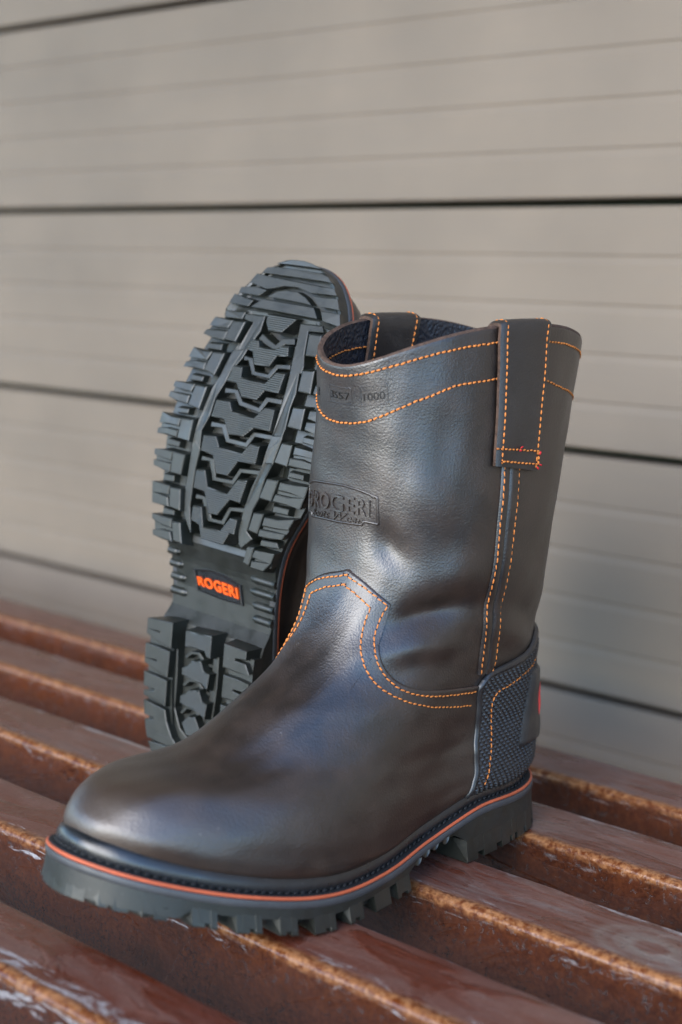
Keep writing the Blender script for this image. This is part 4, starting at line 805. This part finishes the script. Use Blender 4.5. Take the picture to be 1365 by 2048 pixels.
pr = [(0, .028), (0, .004), (.0006, .0012), (.0020, 0)]
for k in range(1, nst):
    zc = st*k; pr += [(zc-.0010, 0), (zc-.0002, .0004), (zc+.0002, .0009), (zc+.0010, .0010), (zc+.0062, .0003), (zc+.0072, 0)]
pr += [(H_-.0025, 0), (H_-.0008, .0008), (H_, .003), (H_, .028)]
bm_me = None
for k in range(-8, 5):
    ztop = Z0 - GAP/2 - PB*k
    V = []; n = len(pr)
    for xx in (-6, 6):
        for (dz, y) in pr: V.append((xx, y, -dz))
    F = [(j, j+1, n+j+1, n+j) for j in range(n-1)] + [tuple(range(n-1, -1, -1)), tuple(range(n, 2*n))]
    if bm_me is None:
        o = mesh_obj('board', V, F, M['board'], wall, False); bm_me = o.data
    else: o = bpy.data.objects.new('board', bm_me); link(o, wall)
    o.location = (RNG.uniform(-.0, .0), RNG.uniform(0, .0012), ztop)

def slat_mat():
    m, nt, b = new_mat('rusty_brown_slat_paint'); t = NT(nt)
    tc = t.n("ShaderNodeTexCoord"); sep = t.n("ShaderNodeSeparateXYZ"); t.l(tc.outputs['Object'], sep.inputs[0])
    oi = t.n("ShaderNodeObjectInfo"); ad = t.n("ShaderNodeVectorMath"); ad.operation = 'ADD'; t.l(tc.outputs['Object'], ad.inputs[0])
    cx = t.n("ShaderNodeCombineXYZ"); t.l(t.math('MULTIPLY', oi.outputs['Random'], 13.0), cx.inputs[0]); t.l(t.math('MULTIPLY', oi.outputs['Random'], 7.0), cx.inputs[1]); t.l(cx.outputs[0], ad.inputs[1])
    def mp(sc):
        q = t.n("ShaderNodeMapping"); q.inputs['Scale'].default_value = sc; t.l(ad.outputs[0], q.inputs['Vector']); return q.outputs[0]
    geo = t.n("ShaderNodeNewGeometry"); ns = t.n("ShaderNodeSeparateXYZ"); t.l(geo.outputs['Normal'], ns.inputs[0])
    top = t.ramp(ns.outputs[2], [(0.80, 0.0), (0.985, 1.0)])
    # face colour: red brown with mottled rust
    nA = t.noise(mp((1, 1, 1)), 22, 7, 0.65, 0.8); nB = t.noise(mp((1, 1, 1)), 120, 5, 0.7); nC = t.noise(mp((0.35, 1, 1)), 34, 6, 0.62, 1.5)
    face = t.mix(t.ramp(nA, [(0.32, 0.0), (0.68, 1.0)]), (0.036, 0.011, 0.006), (0.095, 0.026, 0.012))
    face = t.mix(t.math('MULTIPLY', t.ramp(nB, [(0.5, 0.0), (0.72, 1.0)]), 0.6), face, (0.150, 0.044, 0.014))
    # top: greyed mauve wear with patches of red varnish left
    tp = t.mix(t.ramp(nC, [(0.36, 0.0), (0.66, 1.0)]), (0.130, 0.034, 0.017), (0.175, 0.082, 0.060))
    grey = t.ramp(t.noise(mp((0.5, 1.6, 1)), 26, 8, 0.68, 2.0), [(0.50, 0.0), (0.66, 1.0)])
    tp = t.mix(t.math('MULTIPLY', grey, GREY_AMT), tp, (0.170, 0.150, 0.130))
    patch = t.ramp(t.noise(mp((0.5, 1.3, 1)), 13, 5, 0.55, 1.1), [(PATCH_T, 0.0), (PATCH_T+.03, 1.0)])
    tp = t.mix(t.math('MULTIPLY', patch, 0.85), tp, (0.105, 0.018, 0.004))
    spk = t.noise(mp((1, 1, 1)), 420, 4, 0.7)
    tp = t.mix(t.ramp(spk, [(0.35, 0.0), (0.65, 0.55)]), tp, t.mix(1.0, tp, (0.55, 0.42, 0.36), 'MULTIPLY'))
    pit = t.ramp(t.noise(mp((1, 1, 1)), 210, 5, 0.75), [(0.30, 1.0), (0.42, 0.0)])
    face = t.mix(t.math('MULTIPLY', pit, 0.75), face, (0.018, 0.008, 0.006))
    face = t.mix(t.ramp(spk, [(0.4, 0.0), (0.7, 0.6)]), face, (0.19, 0.062, 0.024))
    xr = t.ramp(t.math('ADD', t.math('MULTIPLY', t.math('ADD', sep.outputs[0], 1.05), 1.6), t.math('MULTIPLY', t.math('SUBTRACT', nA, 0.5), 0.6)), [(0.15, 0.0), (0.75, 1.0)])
    face = t.mix(t.math('MULTIPLY', xr, 0.62), face, t.mix(1.0, face, (0.40, 0.42, 0.50), 'MULTIPLY'))  # faces darken to the right: shade away from the sun painted in
    g5 = t.ramp(t.noise(mp((0.35, 2.4, 1)), 40, 8, 0.72, 1.5), [(0.40, 0.0), (0.62, 1.0)])
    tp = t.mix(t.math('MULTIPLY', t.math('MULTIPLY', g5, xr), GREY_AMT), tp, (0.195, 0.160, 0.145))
    # stain rings
    for (rx, ry, sc) in RINGS:
        mq = t.n("ShaderNodeMapping"); mq.inputs['Location'].default_value = (-rx, -ry, 0); mq.vector_type = 'POINT'; t.l(tc.outputs['Object'], mq.inputs['Vector'])
        mz = t.n("ShaderNodeVectorMath"); mz.operation = 'MULTIPLY'; mz.inputs[1].default_value = (0.8, 1.25, 0); t.l(mq.outputs[0], mz.inputs[0])
        ln = t.n("ShaderNodeVectorMath"); ln.operation = 'LENGTH'; t.l(mz.outputs[0], ln.inputs[0])
        rad = t.math('ADD', ln.outputs['Value'], t.math('MULTIPLY', t.math('SUBTRACT', nB, 0.5), 0.006))
        ring = t.ramp(t.math('DIVIDE', rad, sc), [(0.0, 0.0), (0.22, 0.0), (0.32, 0.9), (0.55, 0.55), (0.62, 0.15), (0.80, 0.6), (0.92, 0.0)])
        nd = ring.node.color_ramp
        tp = t.mix(t.math('MULTIPLY', ring, 0.42), tp, (0.23, 0.22, 0.185))
    col = t.mix(top, face, tp)
    # bare orange edge along the front corner, with chips
    d1 = t.math('SUBTRACT', sep.outputs[1], SLAT_EDGE_Y); d2 = t.math('SUBTRACT', sep.outputs[2], 0.0)
    dist = t.math('SQRT', t.math('ADD', t.math('MULTIPLY', d1, d1), t.math('MULTIPLY', d2, d2)))
    dn = t.math('ADD', dist, t.math('MULTIPLY', t.math('SUBTRACT', t.noise(mp((1, 1, 1)), 75, 6, 0.7), 0.5), 0.010))
    edge = t.ramp(t.math('DIVIDE', dn, 0.02), [(0.14, 1.0), (0.34, 0.0)])
    ecol = t.mix(t.ramp(t.noise(mp((1, 1, 1)), 230, 4, 0.75), [(0.40, 0.0), (0.60, 1.0)]), (0.095, 0.022, 0.004), (0.30, 0.135, 0.055))
    col = t.mix(t.math('MULTIPLY', edge, 0.9), col, ecol)
    # pale chips strung along the edge line
    ch = t.ramp(t.noise(mp((0.6, 2.2, 2.2)), 60, 7, 0.75, 1.0), [(CHIP_T, 0.0), (CHIP_T+.05, 1.0)])
    band = t.ramp(t.math('DIVIDE', dn, 0.02), [(0.22, 0.0), (0.30, 1.0), (0.44+CHIP_W, 1.0), (0.54+CHIP_W, 0.0)])
    chip = t.math('MULTIPLY', ch, band)
    col = t.mix(t.math('MULTIPLY', chip, CHIP_AMT), col, (0.50, 0.50, 0.50))
    # pale chips at the back corner
    d3 = t.math('ABSOLUTE', t.math('SUBTRACT', sep.outputs[1], SLAT_BACK_Y)); bk = t.ramp(t.math('DIVIDE', d3, 0.01), [(0.08, 1.0), (0.30, 0.0)])
    col = t.mix(t.math('MULTIPLY', t.math('MULTIPLY', bk, t.ramp(t.noise(mp((.5, 2, 2)), 45, 6, .7), [(0.5, 0.0), (0.58, 1.0)])), 0.65), col, (0.42, 0.40, 0.38))
    t.l(col, b.inputs['Base Color'])
    rg = t.mix(patch, t.mix(top, 0.30, t.ramp(grey, [(0.0, 0.30), (1.0, 0.5)])), (0.16, 0.16, 0.16)); t.l(rg, b.inputs['Roughness'])
    b.inputs['Specular IOR Level'].default_value = 0.5
    g1 = t.bump(nB, 0.35, 0.0010); g2 = t.bump(patch, 0.35, 0.0006, g1); g3 = t.bump(t.noise(mp((1, 1, 1)), 350, 4, 0.7), 0.3, 0.0006, g2); g4 = t.bump(chip, 0.5, -0.0008, g3)
    g4 = t.bump(pit, 0.5, -0.0007, g4); g4 = t.bump(nC, 0.3, 0.0025, g4)
    t.l(g4, b.inputs['Normal'])
    return m
SLAT_N = [(.281, .3275), (.3879, .4354), (.4985, .5505), (.6100, .6648), (.7220, .7765), (.8305, .8815)]
bench = empty('slatted_bench'); bench.rotation_euler = (0, 0, BENCH_ROT)
bench['label'] = 'worn red-brown slatted bench with rust and chipped edges under the two boots'; bench['category'] = 'bench'
ring_world = [(.2167, .7485, 0)]
def local(p): return (Vector(p).dot(TV), Vector(p).dot(NV))
def slat_mesh(w, h=.052, r=.0045, xmin=-2.3, xmax=1.3, nx=260):
    """rounded box profile, local y from 0 (front) to w (back), top at z=0, surface slightly uneven"""
    prof = []
    def arc(cy, cz, a0, a1, n=6, rr=r):
        for k in range(n+1):
            a = a0+(a1-a0)*k/n; prof.append((cy+rr*math.cos(a), cz+rr*math.sin(a)))
    arc(r, -h+.002, math.pi*1.5, math.pi, 3, .002) if False else prof.append((0.0, -h))
    prof.append((0, -h*.66)); prof.append((0, -h*.33))
    arc(r, -r, math.pi, math.pi/2, 7)
    for k in range(1, 6): prof.append((r+(w-r-.002)*k/6, 0))
    arc(w-.002, -.002, math.pi/2, 0, 4, .002)
    prof.append((w, -h))
    P = np.array(prof); xs = np.linspace(xmin, xmax, nx)
    V = np.zeros((nx, len(P), 3))
    for i, x in enumerate(xs):
        V[i, :, 0] = x; V[i, :, 1] = P[:, 0]; V[i, :, 2] = P[:, 1]
    for i in range(nx):
        for j in range(len(P)):
            q = noise.noise(Vector((V[i, j, 0]*26, V[i, j, 1]*60, V[i, j, 2]*60+w*90)))
            V[i, j, 2] += q*.00035; V[i, j, 1] += q*.0003
    F = grid_faces(nx, len(P), True); n = len(P)
    F += [tuple(range(n-1, -1, -1)), tuple(range((nx-1)*n, nx*n))]
    return V.reshape(-1, 3), F
SLAT_EDGE_Y = .0014; SLAT_BACK_Y = .0520; CHIP_AMT = .3
RINGS = [(local(ring_world[0])[0], .026, .030)]
slat_labels = {}
GREY_AMT = .45; PATCH_T = .525; CHIP_W = 0.; CHIP_T = .56
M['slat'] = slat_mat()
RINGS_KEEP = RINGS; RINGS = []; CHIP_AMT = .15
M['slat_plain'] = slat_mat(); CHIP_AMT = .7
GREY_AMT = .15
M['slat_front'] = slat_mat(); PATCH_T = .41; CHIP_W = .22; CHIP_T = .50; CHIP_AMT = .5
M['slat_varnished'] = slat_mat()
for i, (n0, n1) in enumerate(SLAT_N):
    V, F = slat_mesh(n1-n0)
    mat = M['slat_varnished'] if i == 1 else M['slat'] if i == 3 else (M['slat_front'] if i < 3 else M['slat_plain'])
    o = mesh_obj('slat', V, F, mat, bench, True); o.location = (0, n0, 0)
    o.data.set_sharp_from_angle(angle=math.radians(50)) if hasattr(o.data, 'set_sharp_from_angle') else None
def box(x0, x1, y0, y1, z0, z1):
    V = [(x, y, z) for z in (z0, z1) for y in (y0, y1) for x in (x0, x1)]
    return V, [(0, 2, 3, 1), (4, 5, 7, 6), (0, 1, 5, 4), (2, 6, 7, 3), (0, 4, 6, 2), (1, 3, 7, 5)]
for x in (-2.15, 1.05):
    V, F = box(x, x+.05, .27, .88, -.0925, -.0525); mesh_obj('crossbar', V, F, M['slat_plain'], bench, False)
    for y in (.30, .82):
        V, F = box(x, x+.05, y, y+.05, -.4695, -.0930); mesh_obj('leg', V, F, M['slat_plain'], bench, False)

# ------------------------------------------------------------------ the two boots
b1 = empty('work_boot'); b1.location = (.115358, .903159, .0008); b1.rotation_euler = (0, 0, math.radians(225.342))
b1['label'] = 'upright dark brown pull-on work boot with orange stitching standing in front'; b1['category'] = 'boot'; b1['group'] = 'pair of pull-on work boots on the bench'
build_boot(b1, 1)
b2 = empty('work_boot')
b2.matrix_world = Matrix(((0.108438, 0.793903, 0.598297, -.092402), (0.004458, -0.602228, 0.798311, .881295), (0.994093, -0.0839, -0.068843, .0046), (0, 0, 0, 1)))
b2['label'] = 'boot lying back behind with its lugged black sole and orange badge facing the viewer'; b2['category'] = 'boot'; b2['group'] = 'pair of pull-on work boots on the bench'
build_boot(b2, -1, lean=.045)
